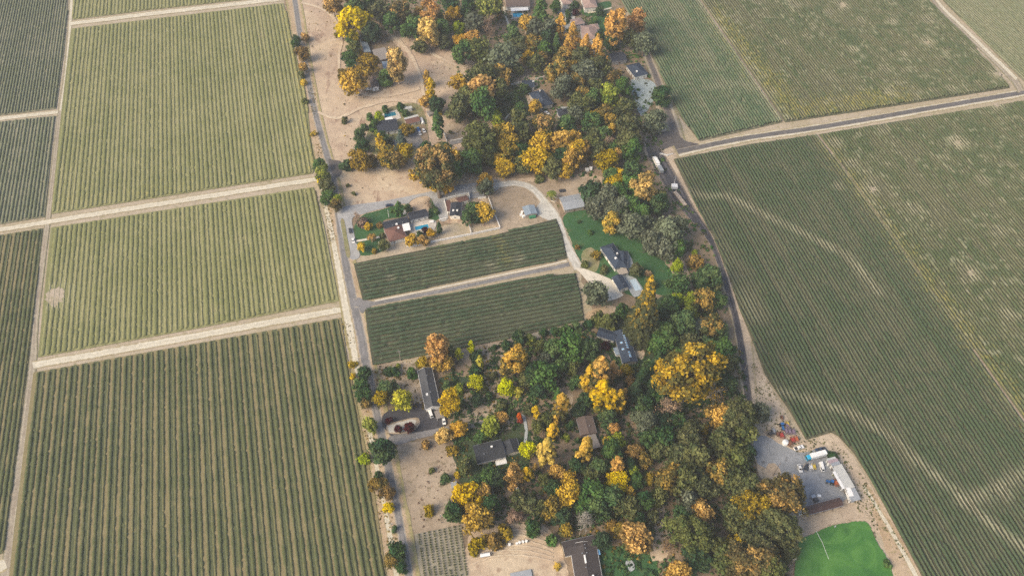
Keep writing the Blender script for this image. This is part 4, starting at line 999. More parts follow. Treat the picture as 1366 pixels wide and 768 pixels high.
def house(name, label, cat, blocks, group=None):
    """blocks: dict(c=4 photo pixels of the roof outline, e=eave height, k=roof kind, r=rise, m=roof, w=wall, ...)"""
    c0, L0, W0, a0 = fit(blocks[0]['c'], blocks[0].get('e', 3.0))
    root = empty(name, (c0.x, c0.y, 0), a0, label, cat, group)
    for bi, b in enumerate(blocks):
        e = b.get('e', 3.0) + bi * 0.04
        c, L, W, ang = fit(b['c'], e)
        q = c - c0; ca, sa = math.cos(-a0), math.sin(-a0)
        ox, oy = q.x * ca - q.y * sa, q.x * sa + q.y * ca
        rel = ang - a0
        ov = b.get('ov', 0.45)
        r = b.get('r', W * 0.22)
        kind = b.get('k', 'gable'); rm, wm = M[b['m']], M[b.get('w', 'cream')]
        hl, hw = L / 2, W / 2; wl, ww = hl - ov, hw - ov
        def place(o):
            o.location = (ox, oy, 0); o.rotation_euler = (0, 0, rel); return o
        T = 0.16
        if not b.get('open'):
            m = MB().box(-wl, wl, -ww, ww, 0, e)
            if kind == 'gable':
                rr = r * ww / hw
                for sx in (-wl, wl):
                    m.add([(sx - 0.06, -ww, e), (sx + 0.06, -ww, e), (sx + 0.06, ww, e), (sx - 0.06, ww, e), (sx - 0.06, 0, e + rr), (sx + 0.06, 0, e + rr)], [(0, 1, 5, 4), (2, 3, 4, 5), (0, 4, 3), (1, 2, 5), (0, 3, 2, 1)])
            place(m.build('wall', wm, root))
        else:
            for sx in np.linspace(-wl, wl, max(2, int(L / 4.5) + 1)):
                for sy in (-ww, ww): place(MB().box(sx - 0.12, sx + 0.12, sy - 0.12, sy + 0.12, 0, e).build('post', M['timber_dark' if b['open'] == 2 else 'white'], root))
            if b['open'] == 2: place(MB().box(-wl, wl, ww - 0.1, ww, 0, e - 0.1).build('wall', wm, root))
        m = MB()
        if kind == 'gable':
            for s in (-1, 1):
                m.add([(-hl, s * hw, e), (hl, s * hw, e), (hl, 0, e + r), (-hl, 0, e + r), (-hl, s * hw, e + T), (hl, s * hw, e + T), (hl, 0, e + r + T), (-hl, 0, e + r + T)],
                      [f if s > 0 else f[::-1] for f in ((0, 1, 2, 3), (5, 4, 7, 6), (1, 0, 4, 5), (0, 3, 7, 4), (2, 1, 5, 6), (3, 2, 6, 7))])
        elif kind == 'hip':
            q_ = max(hl - hw, 0.02)
            vs = [(-hl, -hw, e), (hl, -hw, e), (hl, hw, e), (-hl, hw, e), (-hl, -hw, e + T), (hl, -hw, e + T), (hl, hw, e + T), (-hl, hw, e + T), (-q_, 0, e + r + T), (q_, 0, e + r + T)]
            m.add(vs, [(3, 2, 1, 0), (0, 1, 5, 4), (1, 2, 6, 5), (2, 3, 7, 6), (3, 0, 4, 7), (4, 5, 9, 8), (6, 7, 8, 9), (5, 6, 9), (7, 4, 8)])
        elif kind == 'shed':
            m.add([(-hl, -hw, e + r), (hl, -hw, e + r), (hl, hw, e), (-hl, hw, e), (-hl, -hw, e + r + T), (hl, -hw, e + r + T), (hl, hw, e + T), (-hl, hw, e + T)],
                  [(3, 2, 1, 0), (4, 5, 6, 7), (0, 1, 5, 4), (1, 2, 6, 5), (2, 3, 7, 6), (3, 0, 4, 7)])
        elif kind == 'arch':
            n = 9
            for i in range(n - 1):
                t0, t1 = math.pi * i / (n - 1), math.pi * (i + 1) / (n - 1)
                y0, z0, y1, z1 = hw * math.cos(t0), e + r * math.sin(t0), hw * math.cos(t1), e + r * math.sin(t1)
                m.add([(-hl, y0, z0), (hl, y0, z0), (hl, y1, z1), (-hl, y1, z1)], [(0, 1, 2, 3)])
            m.add([(-hl, hw * math.cos(math.pi * i / (n - 1)), e + r * math.sin(math.pi * i / (n - 1))) for i in range(n)], [tuple(range(n))[::-1]])
            m.add([(hl, hw * math.cos(math.pi * i / (n - 1)), e + r * math.sin(math.pi * i / (n - 1))) for i in range(n)], [tuple(range(n))])
        else:
            m.box(-hl, hl, -hw, hw, e, e + 0.22)
        roof = place(m.build('roof', rm, root))
        if kind in ('gable', 'hip'):
            q_ = hl if kind == 'gable' else max(hl - hw, 0.3)
            link(bpy.data.objects.new('ridge_cap', MB().box(-q_, q_, -0.16, 0.16, e + r + T - 0.04, e + r + T + 0.07).mesh('ridge_cap', rm)), roof)
        if b.get('trim') and kind == 'gable':
            for sx in (-hl - 0.03, hl + 0.03):
                g = MB()
                for s in (-1, 1):
                    g.add([(sx - 0.05, s * hw, e - 0.06), (sx + 0.05, s * hw, e - 0.06), (sx + 0.05, 0, e + r - 0.06), (sx - 0.05, 0, e + r - 0.06), (sx - 0.05, s * hw, e + T + 0.07), (sx + 0.05, s * hw, e + T + 0.07), (sx + 0.05, 0, e + r + T + 0.07), (sx - 0.05, 0, e + r + T + 0.07)],
                          [(0, 1, 2, 3), (5, 4, 7, 6), (1, 0, 4, 5), (0, 3, 7, 4), (2, 1, 5, 6), (3, 2, 6, 7)])
                link(bpy.data.objects.new('bargeboard', g.mesh('bargeboard', M['white'])), roof)
        if b.get('gutter', kind in ('gable', 'hip')):
            for s in (-1, 1):
                link(bpy.data.objects.new('gutter', MB().box(-hl, hl, s * hw - 0.07 + s * 0.075, s * hw + 0.07 + s * 0.075, e - 0.02, e + 0.12).mesh('gutter', M['white' if b.get('trim') else 'steel'])), roof)
        # things on the roof: (kind, along, across) in -1..1
        for kd, u, v in b.get('on', ()):
            x, y = u * hl, v * hw
            zz = e + T + (r * (1 - abs(v)) if kind in ('gable', 'hip') else (r * (1 - v) / 2 if kind == 'shed' else 0.06))
            if kd == 'chimney':
                o = MB().box(x - 0.45, x + 0.45, y - 0.4, y + 0.4, zz - 0.7, zz + 1.3).build('chimney', M['grey_wall'], roof)
                link(bpy.data.objects.new('cap', MB().box(x - 0.52, x + 0.52, y - 0.47, y + 0.47, zz + 1.3, zz + 1.42).mesh('cap', M['white'])), roof)
            elif kd == 'vent':
                MB().tube([(x, y, zz - 0.3), (x, y, zz + 0.45)], 0.16, 8).tube([(x, y, zz + 0.45), (x, y, zz + 0.62)], 0.26, 8).build('vent', M['steel'], roof)
            elif kd == 'box':
                MB().box(x - 0.7, x + 0.7, y - 0.55, y + 0.55, zz - 0.5, zz + 0.55).build('roof_unit', M['white'], roof)
            elif kd == 'long':
                MB().box(x - 2.0, x + 2.0, y - 0.4, y + 0.4, zz - 0.4, zz + 0.3).build('roof_duct', M['white'], roof)
            elif kd == 'sky':
                sl = math.atan2(r, hw) * (-1 if v > 0 else 1)
                o = MB().box(-0.55, 0.55, -0.65, 0.65, -0.05, 0.12, 0).box(-0.45, 0.45, -0.55, 0.55, 0.12, 0.15, 1).build('skylight', [M['white'], M['bluetarp']], roof)
                o.location = (x, y, zz); o.rotation_euler = (sl, 0, 0)
        if not b.get('open') and not b.get('nowin'):
            ca2, sa2 = math.cos(rel), math.sin(rel)
            tr = lambda x, y: (ox + x * ca2 - y * sa2, oy + x * sa2 + y * ca2)
            zs = [0.95] if e < 5 else [0.95, 3.7]
            for s in (-1, 1):
                nW = max(1, int((2 * wl) / 3.6))
                for i in range(nW):
                    x = -wl + (i + 0.5) * 2 * wl / nW
                    if i == nW // 2 and bi == 0 and nW > 1: put_door(root, *tr(x, s * ww), rel + (0 if s > 0 else math.pi)); continue
                    for z_ in zs: put_window(root, *tr(x, s * ww), z_, rel + (0 if s > 0 else math.pi), 1.6 if i % 2 else 1.2, min(1.2, e - 1.4))
                if ww > 2.2:
                    for i in range(max(1, int(ww / 2.2))):
                        y = -ww + (i + 0.5) * 2 * ww / max(1, int(ww / 2.2))
                        for z_ in zs: put_window(root, *tr(s * wl, y), z_, rel - s * math.pi / 2, 1.4, min(1.2, e - 1.4))
    return root

house('gable_house', 'long gable house with half grey, half dark roof and white front gable by the driveway', 'house', [
    dict(c=[(557, 494), (576, 491), (587.5, 541.5), (567.5, 547)], e=3.2, r=1.9, m='r_grey', w='white', trim=1, on=[('vent', -.55, .1), ('vent', .3, .15), ('box', .35, -.4)]),
    dict(c=[(579, 548), (589, 546), (593, 556), (582, 558.5)], e=2.6, k='flat', m='r_warm', open=1)])
house('villa', 'grey roofed house with two wings and a white terrace among dark trees', 'house', [
    dict(c=[(626, 596), (668, 586), (676, 609), (641, 617)], e=3.0, r=1.8, m='r_char', w='cream', on=[('chimney', .2, .2), ('vent', -.4, -.3)]),
    dict(c=[(670, 588.5), (689.5, 585), (695, 601), (676, 607)], e=2.9, r=1.5, m='r_char', w='cream')])
house('villa', 'blue slate roofed house with rows of blue skylights behind tall poplars', 'house', [
    dict(c=[(819, 442), (836, 440), (851, 480), (830, 487)], e=3.4, r=1.4, m='r_blue', w='grey_wall', on=[('sky', -.75, .2), ('sky', -.6, .2), ('sky', -.45, .2), ('sky', -.3, .2), ('sky', -.15, .2), ('sky', 0, .2), ('sky', .15, .2), ('sky', .45, .2), ('sky', .6, .2), ('sky', .7, .2), ('sky', -.2, -.4), ('sky', .2, -.45)]),
    dict(c=[(799, 437), (823, 443), (820, 456), (796, 447)], e=3.1, r=1.2, m='r_blue', w='stucco'),
    dict(c=[(818, 463), (828, 463), (833, 471), (821, 474)], e=2.4, k='flat', m='r_steelblue', w='white')])
house('cottage', 'small brown roofed house with a lean-to porch among orange trees', 'house', [
    dict(c=[(768, 557), (790, 554), (796, 577), (775, 581)], e=3.2, r=0.9, m='r_brown', w='brown_wall', on=[('vent', .2, .3)]),
    dict(c=[(776, 582), (796, 578.5), (800, 596), (787, 600)], e=2.5, k='shed', r=0.5, m='r_warm', w='brown_wall')])
house('ranch_house', 'dark brown roofed house with white roof duct cut by the bottom edge', 'house', [
    dict(c=[(761, 728), (793, 719), (806, 782), (770, 792)], e=3.1, r=1.5, m='r_umber', w='cream', trim=1, on=[('long', -.25, -.05), ('vent', -.85, .1), ('vent', -.7, .1), ('vent', -.5, .15), ('vent', -.5, -.2), ('vent', .1, -.1), ('chimney', .5, .3)]),
    dict(c=[(749, 722), (792, 714), (797, 731), (753, 743)], e=3.0, r=1.3, m='r_umber', w='cream'),
    dict(c=[(792, 733), (799, 731), (801, 739), (794, 741)], e=2.4, k='flat', m='bluetarp', open=1)])
house('slate_house', 'dark slate hip roofed house in the middle of the big green lawn', 'house', [
    dict(c=[(800, 330), (818, 324), (838, 353), (821, 359)], e=3.3, k='hip', r=2.0, m='r_blue', w='stucco', on=[('box', .35, -.2), ('vent', -.5, .1), ('vent', -.35, .1), ('vent', -.2, .12), ('chimney', .1, .3)]),
    dict(c=[(826, 332), (837, 337), (838, 356), (824, 358)], e=3.2, k='hip', r=1.5, m='r_blue', w='stucco'),
    dict(c=[(815.5, 370), (830, 366), (840, 384.5), (826, 386)], e=2.9, k='gable', r=1.2, m='r_blue', w='stucco', on=[('vent', .5, .2)])])
house('pergola', 'pale slatted pergola joining the slate house to its garage', 'pergola', [
    dict(c=[(822, 360), (835, 357), (838, 364), (827, 367)], e=2.5, k='flat', m='timber', open=1)])
house('metal_barn', 'barn with pale ribbed metal roof at the edge of the lawn', 'barn', [
    dict(c=[(746, 263.5), (772.5, 259), (781, 275), (752.5, 281)], e=3.4, r=1.2, m='r_metal', w='timber', on=[('vent', .3, .2)])])
house('metal_shed', 'small shed with blue grey metal roof above the small vineyard', 'shed', [
    dict(c=[(697, 276.5), (712, 272.7), (716.5, 284), (701, 288.5)], e=3.0, r=0.7, m='r_steelblue', w='timber')])
house('pool_house', 'house with dark L shaped roof, brown hip wing and blue pool', 'house', [
    dict(c=[(510, 296.5), (543, 289), (547, 299), (513.5, 307)], e=3.0, k='gable', r=1.2, m='r_slate', w='stucco', on=[('box', .0, -.5), ('vent', .5, -.4), ('vent', -.3, -.5)]),
    dict(c=[(544, 285), (568, 278), (572, 289), (546, 294)], e=3.1, k='gable', r=1.3, m='r_slate', w='stucco'),
    dict(c=[(512, 304), (535, 301), (544, 316.5), (519, 323)], e=3.05, k='hip', r=2.0, m='r_red', w='stucco', on=[('box', -.4, .5), ('vent', -.2, .4)])])
house('canopy', 'square white canopy beside the blue pool of the brown hip roofed house', 'canopy', [
    dict(c=[(536, 299), (545.6, 297), (548, 307), (538.7, 308.5)], e=3.3, k='flat', m='white', open=1)])
house('courtyard_house', 'small house with dark roof and red wing inside white walls', 'house', [
    dict(c=[(602, 272), (616.5, 269), (614, 287), (600, 290)], e=3.0, k='gable', r=1.0, m='r_slate', w='stucco', on=[('box', .3, .3), ('box', .3, -.4)]),
    dict(c=[(607, 264.5), (623, 260.5), (625.5, 267.5), (612, 271)], e=2.6, k='shed', r=0.6, m='r_red', w='stucco'),
    dict(c=[(594.5, 268.5), (601, 267), (601, 281), (597.5, 284)], e=2.5, k='shed', r=0.5, m='r_red', w='stucco')])
house('ranch_house', 'dark slate roofed house with a white pergola and teal pool in a hedged garden', 'house', [
    dict(c=[(501, 162.5), (529, 158.5), (532, 173.5), (504.5, 177.5)], e=3.2, k='gable', r=1.6, m='r_slate', w='white', on=[('vent', .2, .3)])])
house('pergola', 'white roofed terrace shelter between the teal pool and its house', 'pergola', [
    dict(c=[(513, 158), (523, 156), (525, 162), (515.5, 164)], e=2.7, k='flat', m='white', open=1)])
house('outbuilding', 'dark red outbuilding with a white roof strip right of the teal pool', 'shed', [
    dict(c=[(539.5, 159.5), (558, 154), (560.5, 162.5), (541.5, 166)], e=2.8, k='gable', r=0.9, m='r_red', w='cream'),
    dict(c=[(539, 158), (557.5, 152.5), (558.3, 156), (539.8, 161.2)], e=3.0, k='flat', m='r_white', w='white', nowin=1)])
house('store_shed', 'long white shed roof behind the hedge of the teal pool garden', 'shed', [
    dict(c=[(537, 143), (549, 142), (550.5, 144.6), (539, 147)], e=2.6, k='flat', m='r_white', w='white', nowin=1)])
house('greenhouse', 'little arched white greenhouse beside the red outbuilding', 'greenhouse', [
    dict(c=[(560, 159), (564, 158), (567, 165), (562.5, 166)], e=0.8, k='arch', r=1.4, m='white', w='white', ov=0.1, nowin=1)])
house('garden_shed', 'small purple grey shed with white junk around it below the dark tree', 'shed', [
    dict(c=[(569, 149), (577, 146), (579, 151), (571, 154)], e=2.6, k='gable', r=0.6, m='r_warm', w='grey_wall', nowin=1)])
house('blue_slate_house', 'blue slate roofed house with several roofs deep in the upper grove', 'house', [
    dict(c=[(703, 124), (726, 120), (736, 138), (722, 144.5)], e=3.6, k='hip', r=2.0, m='r_blue', w='cream', on=[('chimney', -.6, .3), ('vent', .3, -.2)]),
    dict(c=[(697, 107.5), (713, 107), (713, 117), (696, 117)], e=3.2, k='gable', r=1.2, m='r_blue', w='stucco', on=[('box', .8, .3)])])
house('garage', 'dark green grey garage roof right of the blue slate house', 'garage', [
    dict(c=[(742, 145), (757, 146), (757.5, 153.5), (746, 155.5)], e=3.0, k='hip', r=1.2, m='r_slate', w='stucco')])
house('old_barn', 'long blue grey shed roof beside the yellow trees in the dry field', 'barn', [
    dict(c=[(476.5, 48.5), (487, 46.7), (494, 69.5), (487, 71)], e=3.6, k='shed', r=0.8, m='r_steelblue', w='timber_dark')])
house('flat_barn', 'wide flat grey roofed barn between the two dry field trees', 'barn', [
    dict(c=[(495, 68.5), (514.5, 62), (518.6, 78.5), (504.5, 81)], e=3.4, k='flat', m='r_warm', w='timber_dark')])
house('small_barn', 'narrow bluish roofed shed left of the pale gold tree', 'shed', [
    dict(c=[(509, 83), (517, 82), (521, 97), (513.5, 99)], e=2.8, k='shed', r=0.4, m='r_steelblue', w='timber_dark')])
house('farm_cottage', 'small brown cottage with white things in front behind the ochre tree', 'house', [
    dict(c=[(492, 104), (501, 101), (505, 115.5), (497, 119)], e=3.0, k='gable', r=1.2, m='r_brown', w='white')])
house('mansion', 'brown roofed house with white columns and bright pool at the top edge', 'house', [
    dict(c=[(668, -5), (706, -6), (706.5, 8.5), (680, 10)], e=3.8, k='gable', r=2.0, m='r_brown', w='white'),
    dict(c=[(681, 10.5), (705, 9), (704, 14), (682, 16)], e=3.0, k='flat', m='white', open=1)])
house('stucco_house', 'tall white house with rose roof, leftmost of the three rose roofed at the top', 'house', [
    dict(c=[(746, -3), (759, -4), (764.5, 4.5), (752, 7.5)], e=6.0, k='hip', r=1.6, m='r_tile', w='stucco')])
house('stucco_house', 'rose roofed white house at the top edge beside a green lawn', 'house', [
    dict(c=[(773.5, -4), (793, -5), (796, 9.5), (781, 12)], e=4.6, k='hip', r=1.8, m='r_tile', w='stucco')])
house('mansion', 'large rose roofed white house with wings behind the orange poplars', 'house', [
    dict(c=[(774, 36), (795, 32.5), (797, 51), (778, 55)], e=5.6, k='hip', r=2.2, m='r_tile', w='stucco'),
    dict(c=[(761.5, 26.5), (776, 23.5), (779.5, 31.5), (764, 35)], e=5.4, k='hip', r=1.4, m='r_tile', w='stucco'),
    dict(c=[(787, 34), (796.5, 31), (799, 37.5), (790, 41)], e=5.2, k='hip', r=1.2, m='r_tile', w='stucco')])
house('dark_house', 'dark roofed house with white garden things below the orange trees', 'house', [
    dict(c=[(813, 71.5), (832.5, 69), (835, 80.5), (815.5, 83)], e=3.4, k='gable', r=1.4, m='r_slate', w='grey_wall')])
house('court_house', 'slate hip roofed house at the end of the blue gravel court', 'house', [
    dict(c=[(837.5, 89), (850, 82.5), (863.5, 97), (848, 105)], e=3.6, k='hip', r=2.4, m='r_blue', w='stucco', on=[('box', .5, -.4)])])
house('long_shed', 'long open white roofed machinery shed at the right side of the yard', 'shed', [
    dict(c=[(1110, 622), (1122.5, 618), (1140, 649), (1128, 653)], e=3.8, k='shed', r=-0.7, m='r_white', w='white', open=2),
    dict(c=[(1128.5, 653), (1140, 649.4), (1148, 665), (1136.5, 669)], e=3.7, k='shed', r=-0.6, m='r_metal', w='white', open=2),
    dict(c=[(1107.5, 618), (1118, 615), (1122, 618), (1110.5, 622)], e=3.6, k='flat', m='r_metal', w='white', nowin=1),
    dict(c=[(1103, 614), (1117, 611), (1118.4, 615), (1107, 619)], e=3.4, k='flat', m='r_pink', w='white', nowin=1),
    dict(c=[(1102, 612), (1113.5, 608.5), (1116, 611.5), (1104, 614.5)], e=3.3, k='flat', m='r_white', w='white', nowin=1),
    dict(c=[(1110.5, 629), (1114, 628), (1127, 651), (1123.5, 652)], e=3.0, k='flat', m='white', open=1)])
house('rusty_barn', 'low open barn with dark rusty roof along the foot of the yard', 'barn', [
    dict(c=[(1075, 674.5), (1120.5, 663.5), (1124, 673.5), (1077, 687)], e=3.6, k='gable', r=1.1, m='r_rust', w='timber_dark', open=2)])
house('garden_shelter', 'small pale tent shelter in the straw lot below the olive shrubs', 'shelter', [
    dict(c=[(640, 738), (653, 736), (654, 740.5), (641, 743)], e=1.6, k='gable', r=1.0, m='white', open=1)])
house('cold_frame', 'low green framed garden bed cover at the bottom edge', 'cold frame', [
    dict(c=[(680, 764), (708, 759), (712, 776), (684, 782)], e=0.8, k='flat', m='r_metal', w='greentarp', nowin=1, ov=0.1)])

# ------------------------------------------------------------------ pools
def pool(label, px, wm, rim=0.7, cat='swimming pool', rimmat='concrete'):
    c, L, W, a = fit(px, 0)
    root = empty('swimming_pool', (c.x, c.y, GZ(c.x, c.y)), a, label, cat)
    hl, hw = L / 2, W / 2
    m = MB()
    m.box(-hl - rim, hl + rim, hw, hw + rim, -0.25, 0.16); m.box(-hl - rim, hl + rim, -hw - rim, -hw, -0.25, 0.16)
    m.box(-hl - rim, -hl, -hw, hw, -0.25, 0.16); m.box(hl, hl + rim, -hw, hw, -0.25, 0.16)
    m.build('coping', M[rimmat], root)
    MB().box(-hl, hl, -hw, hw, -0.2, 0.09).build('water', M[wm], root)
    MB().tube([(hl + .3, -.4, .1), (hl + .3, -.4, .9), (hl - .4, -.4, .9), (hl - .4, -.4, .1)], .05, 6).build('ladder', M['chrome'], root)
pool('blue swimming pool with pale paving behind the brown hip roofed house', [(553, 303), (571, 299.5), (572, 304), (554.7, 308)], 'pool')
pool('long pale blue covered pool beside the slate house on the big lawn', [(840, 374), (847, 372), (855.5, 385.5), (847.5, 389.5)], 'pool_pale', 0.5, rimmat='patio')
pool('dark teal pool in the hedged garden above its slate roofed house', [(512, 152.8), (527.5, 149.3), (528.6, 155), (514, 157)], 'pool_teal')
pool('bright blue pool in front of the white columns at the top edge', [(684.5, 18.5), (698, 17.5), (695.5, 23.3), (683.8, 23.8)], 'pool_bright')

# ------------------------------------------------------------------ vehicles
_wh = {}
def wheels(root, xs, half, r=0.34, wd=0.24):
    k = (round(r, 2), wd)
    if k not in _wh:
        _wh[k] = (MB().tube([(0, -wd / 2, 0), (0, wd / 2, 0)], r, 14).mesh('tyre', M['black']),
                  MB().tube([(0, -wd / 2 - .01, 0), (0, wd / 2 + .01, 0)], r * .58, 10).mesh('rim', M['chrome']))
    for x in xs:
        for s in (-1, 1):
            o = link(bpy.data.objects.new('wheel', _wh[k][0]), root); o.location = (x, s * half, r)
            link(bpy.data.objects.new('rim', _wh[k][1]), o)

def lights(root, xf, xr, half, z):
    for s in (-1, 1):
        MB().box(xf - .04, xf + .03, s * half - .16, s * half + .16, z - .08, z + .08).build('headlight', M['lamp'], root)
        MB().box(xr - .03, xr + .03, s * half - .12, s * half + .12, z - .02, z + .16).build('tail_light', M['tail'], root)

def heading(a, b):
    A, B = P(*a), P(*b); d = B - A
    return (A + B) / 2, math.atan2(d.y, d.x)

def car(label, rear, front, paint, kind='car', group='cars and pickups parked about the place'):
    c, a = heading(rear, front)
    root = empty('parked_' + kind, (c.x, c.y, GZ(c.x, c.y)), a, label, kind if kind != 'pickup' else 'pickup truck', group)
    ins = lambda z: 1.0 if z < 0.95 else 1.0 - (z - 0.95) * 0.28
    if kind == 'van':
        body = [(-2.5, .35), (2.35, .35), (2.5, .75), (2.35, 1.05), (1.75, 1.9), (1.4, 2.1), (-2.45, 2.1), (-2.5, .9)]
        glass = [((1.80, 1.10), (2.28, 1.10), (1.80, 1.80), (1.55, 1.80))]
        MB().prism(body, -.95, .95, 0, ins).build('body', M[paint], root)
        MB().prism([(1.81, 1.84), (2.33, 1.08), (2.37, 1.1), (1.85, 1.88)], -.8, .8, 0, ins).build('windscreen', M['glass'], root)
        MB().prism([(.6, 1.2), (1.9, 1.2), (1.6, 1.8), (.6, 1.8)], -1.0, 1.0, 0, ins).build('side_window', M['glass'], root)
        lights(root, 2.45, -2.5, .7, .8); wheels(root, (-1.6, 1.6), .86)
    elif kind == 'pickup':
        b = MB().prism([(-2.7, .45), (2.55, .45), (2.7, .8), (2.6, 1.08), (1.2, 1.14), (-.75, 1.14), (-.75, 1.0), (-2.7, 1.0)], -.95, .95)
        for s in (-1, 1): b.box(-2.7, -.78, s * .95 - .05 * (s + 1) , s * .95 - .05 * (s - 1), 1.0, 1.25)
        b.box(-2.7, -2.6, -.85, .85, 1.0, 1.25); b.build('body', M[paint], root)
        MB().prism([(-.75, 1.14), (1.25, 1.14), (.65, 1.78), (-.6, 1.8)], -.9, .9, 0, ins).build('cab', M[paint], root)
        MB().prism([(.72, 1.74), (1.30, 1.17), (1.34, 1.19), (.76, 1.77)], -.8, .8, 0, ins).build('windscreen', M['glass'], root)
        MB().prism([(-.5, 1.2), (1.05, 1.2), (.6, 1.68), (-.45, 1.7)], -.95, .95, 0, ins).build('side_window', M['glass'], root)
        MB().box(-2.58, -.8, -.84, .84, 1.0, 1.03).build('cargo_bed', M['char'], root)
        lights(root, 2.66, -2.7, .72, .82); wheels(root, (-1.75, 1.75), .86, .38)
    else:
        MB().prism([(-2.2, .35), (2.1, .35), (2.25, .6), (2.15, .85), (1.1, .98), (-1.7, 1.0), (-2.2, .92)], -.88, .88).build('body', M[paint], root)
        MB().prism([(-1.75, .99), (1.1, .97), (.35, 1.45), (-1.15, 1.47)], -.82, .82, 0, ins).build('cabin', M[paint], root)
        MB().prism([(.40, 1.43), (1.12, .99), (1.16, 1.0), (.44, 1.46)], -.72, .72, 0, ins).build('windscreen', M['glass'], root)
        MB().prism([(-1.2, 1.44), (-1.78, 1.0), (-1.82, 1.02), (-1.24, 1.46)], -.72, .72, 0, ins).build('rear_window', M['glass'], root)
        MB().prism([(-1.4, 1.03), (.8, 1.03), (.3, 1.38), (-1.1, 1.38)], -.86, .86, 0, ins).build('side_window', M['glass'], root)
        lights(root, 2.2, -2.2, .62, .68); wheels(root, (-1.35, 1.38), .80)
    return root

def truck(label, rear, front, cabm, boxm, L=9.0, group=None):
    c, a = heading(rear, front)
    root = empty('box_truck', (c.x, c.y, GZ(c.x, c.y)), a, label, 'truck', group)
    h = L / 2
    MB().box(-h, h - 2.1, -.45, .45, .55, .95).build('chassis', M['char'], root)
    b = MB().box(-h, h - 2.3, -1.25, 1.25, 1.0, 3.5)
    for i in range(int(L)): b.box(-h + .4 + i * (L - 2.6) / L, -h + .48 + i * (L - 2.6) / L, -1.28, 1.28, 1.0, 3.54)
    b.build('cargo_box', M[boxm], root)
    MB().prism([(h - 2.1, .5), (h - .05, .5), (h, 1.3), (h - .25, 2.4), (h - .6, 2.6), (h - 2.1, 2.6)], -1.15, 1.15).build('cab', M[cabm], root)
    MB().prism([(h - .02, 1.4), (h - .24, 2.35), (h - .19, 2.36), (h + .03, 1.4)], -1.0, 1.0).build('windscreen', M['glass'], root)
    MB().prism([(h - 1.4, 1.5), (h - .3, 1.5), (h - .5, 2.3), (h - 1.4, 2.3)], -1.18, 1.18).build('side_window', M['glass'], root)
    lights(root, h, -h, .9, .8); wheels(root, (-h + 1.2, -h + 2.2, h - 1.2), 1.05, .48, .3)

car('white pickup parked by the round white tank at the yard entrance', (1058.5, 600), (1071.5, 595.8), 'white', 'pickup')
car('dark blue pickup parked above the white box truck in the yard', (1100, 599), (1087, 601.5), 'navy', 'pickup')
truck('white box truck with bright blue cab in the middle of the yard', (1101, 606), (1073, 613.5), 'cyan', 'white', 11.0)
car('dark car parked at the left end of the yard row', (1076, 618), (1074, 628), 'char')
car('white and black van parked below the box truck', (1094.5, 619), (1097, 628), 'white', 'van')
car('small white car beside the yard pole', (1065.5, 622), (1067.5, 628.5), 'white')
truck('white truck at the foot of the long white shed', (1129.5, 657), (1133.5, 668), 'white', 'white', 7.0)
car('white van parked at the front gable of the long grey house', (573.5, 548), (576.5, 558), 'white', 'van')
car('white car parked at the right edge of the dark driveway', (591.5, 557.5), (593, 567), 'white')
car('dark car parked behind the white car by the road', (466.5, 304), (468.5, 314), 'char')
car('white car with dark windscreen parked beside the main road', (470.5, 317), (472.5, 327), 'white')
car('dark car parked on the grey drive above the lawn tree', (515.5, 275.5), (522.5, 274.5), 'navy')
car('blue car parked on the asphalt of the teal pool house', (557, 170.5), (559.5, 177), 'blue')
car('white car just below the blue car on the asphalt', (558.8, 175.8), (561.5, 182.5), 'white')
car('small white car on the brown bed edge right of the blue car', (564.5, 173.5), (566.5, 178), 'white')
car('dark car parked in front of the slate house on the blue gravel', (849, 99.5), (851.5, 105), 'char')
car('dark red car parked beside the dark car on the blue gravel court', (853.5, 98.5), (856, 104), 'red')
car('white car by the small brown cottage in the dry field', (489, 120.5), (495, 119.5), 'white')
car('white car among shrubs beside the blue slate house', (727, 150), (732, 153), 'white')
car('white car parked on the pale forecourt of the rose roofed houses', (744.5, 13.5), (746, 17), 'white')
truck('white box truck leading on the dark farm road', (877, 222.5), (872, 213), 'white', 'white', 9.0, 'white trucks on the farm road')
truck('white box truck behind the other on the dark farm road', (882, 232), (877.3, 223.7), 'white', 'r_metal', 8.0, 'white trucks on the farm road')

def tractor(label, rear, front, paint, k=1.0):
    c, a = heading(rear, front)
    root = empty('tractor', (c.x, c.y, GZ(c.x, c.y)), a, label, 'tractor', 'tractors in the yard'); root.scale = (k, k, k)
    MB().prism([(0, .8), (1.9, .8), (2.0, 1.2), (1.85, 1.45), (0, 1.55)], -.4, .4).build('bonnet', M[paint], root)
    MB().prism([(-1.1, .8), (.1, .8), (.1, 1.5), (-.1, 2.4), (-1.0, 2.4), (-1.15, 1.5)], -.62, .62).build('cab', M['glass'], root)
    MB().box(-1.15, .1, -.72, .72, 2.4, 2.52).build('cab_roof', M[paint], root)
    MB().tube([(1.2, .2, 1.5), (1.2, .2, 2.4)], .06, 6).build('exhaust', M['char'], root)
    wheels(root, (-.75,), .85, .8, .45); wheels(root, (1.45,), .75, .45, .3)
    MB().box(-1.9, -1.1, -.3, .3, .6, .75).build('hitch', M['char'], root)
tractor('blue tractor at the top of the machine row', (1041, 566.5), (1044, 573), 'blue', 1.15)
tractor('blue tractor in the middle of the yard by the long shed', (1110, 645), (1103.5, 643), 'blue', 1.1)

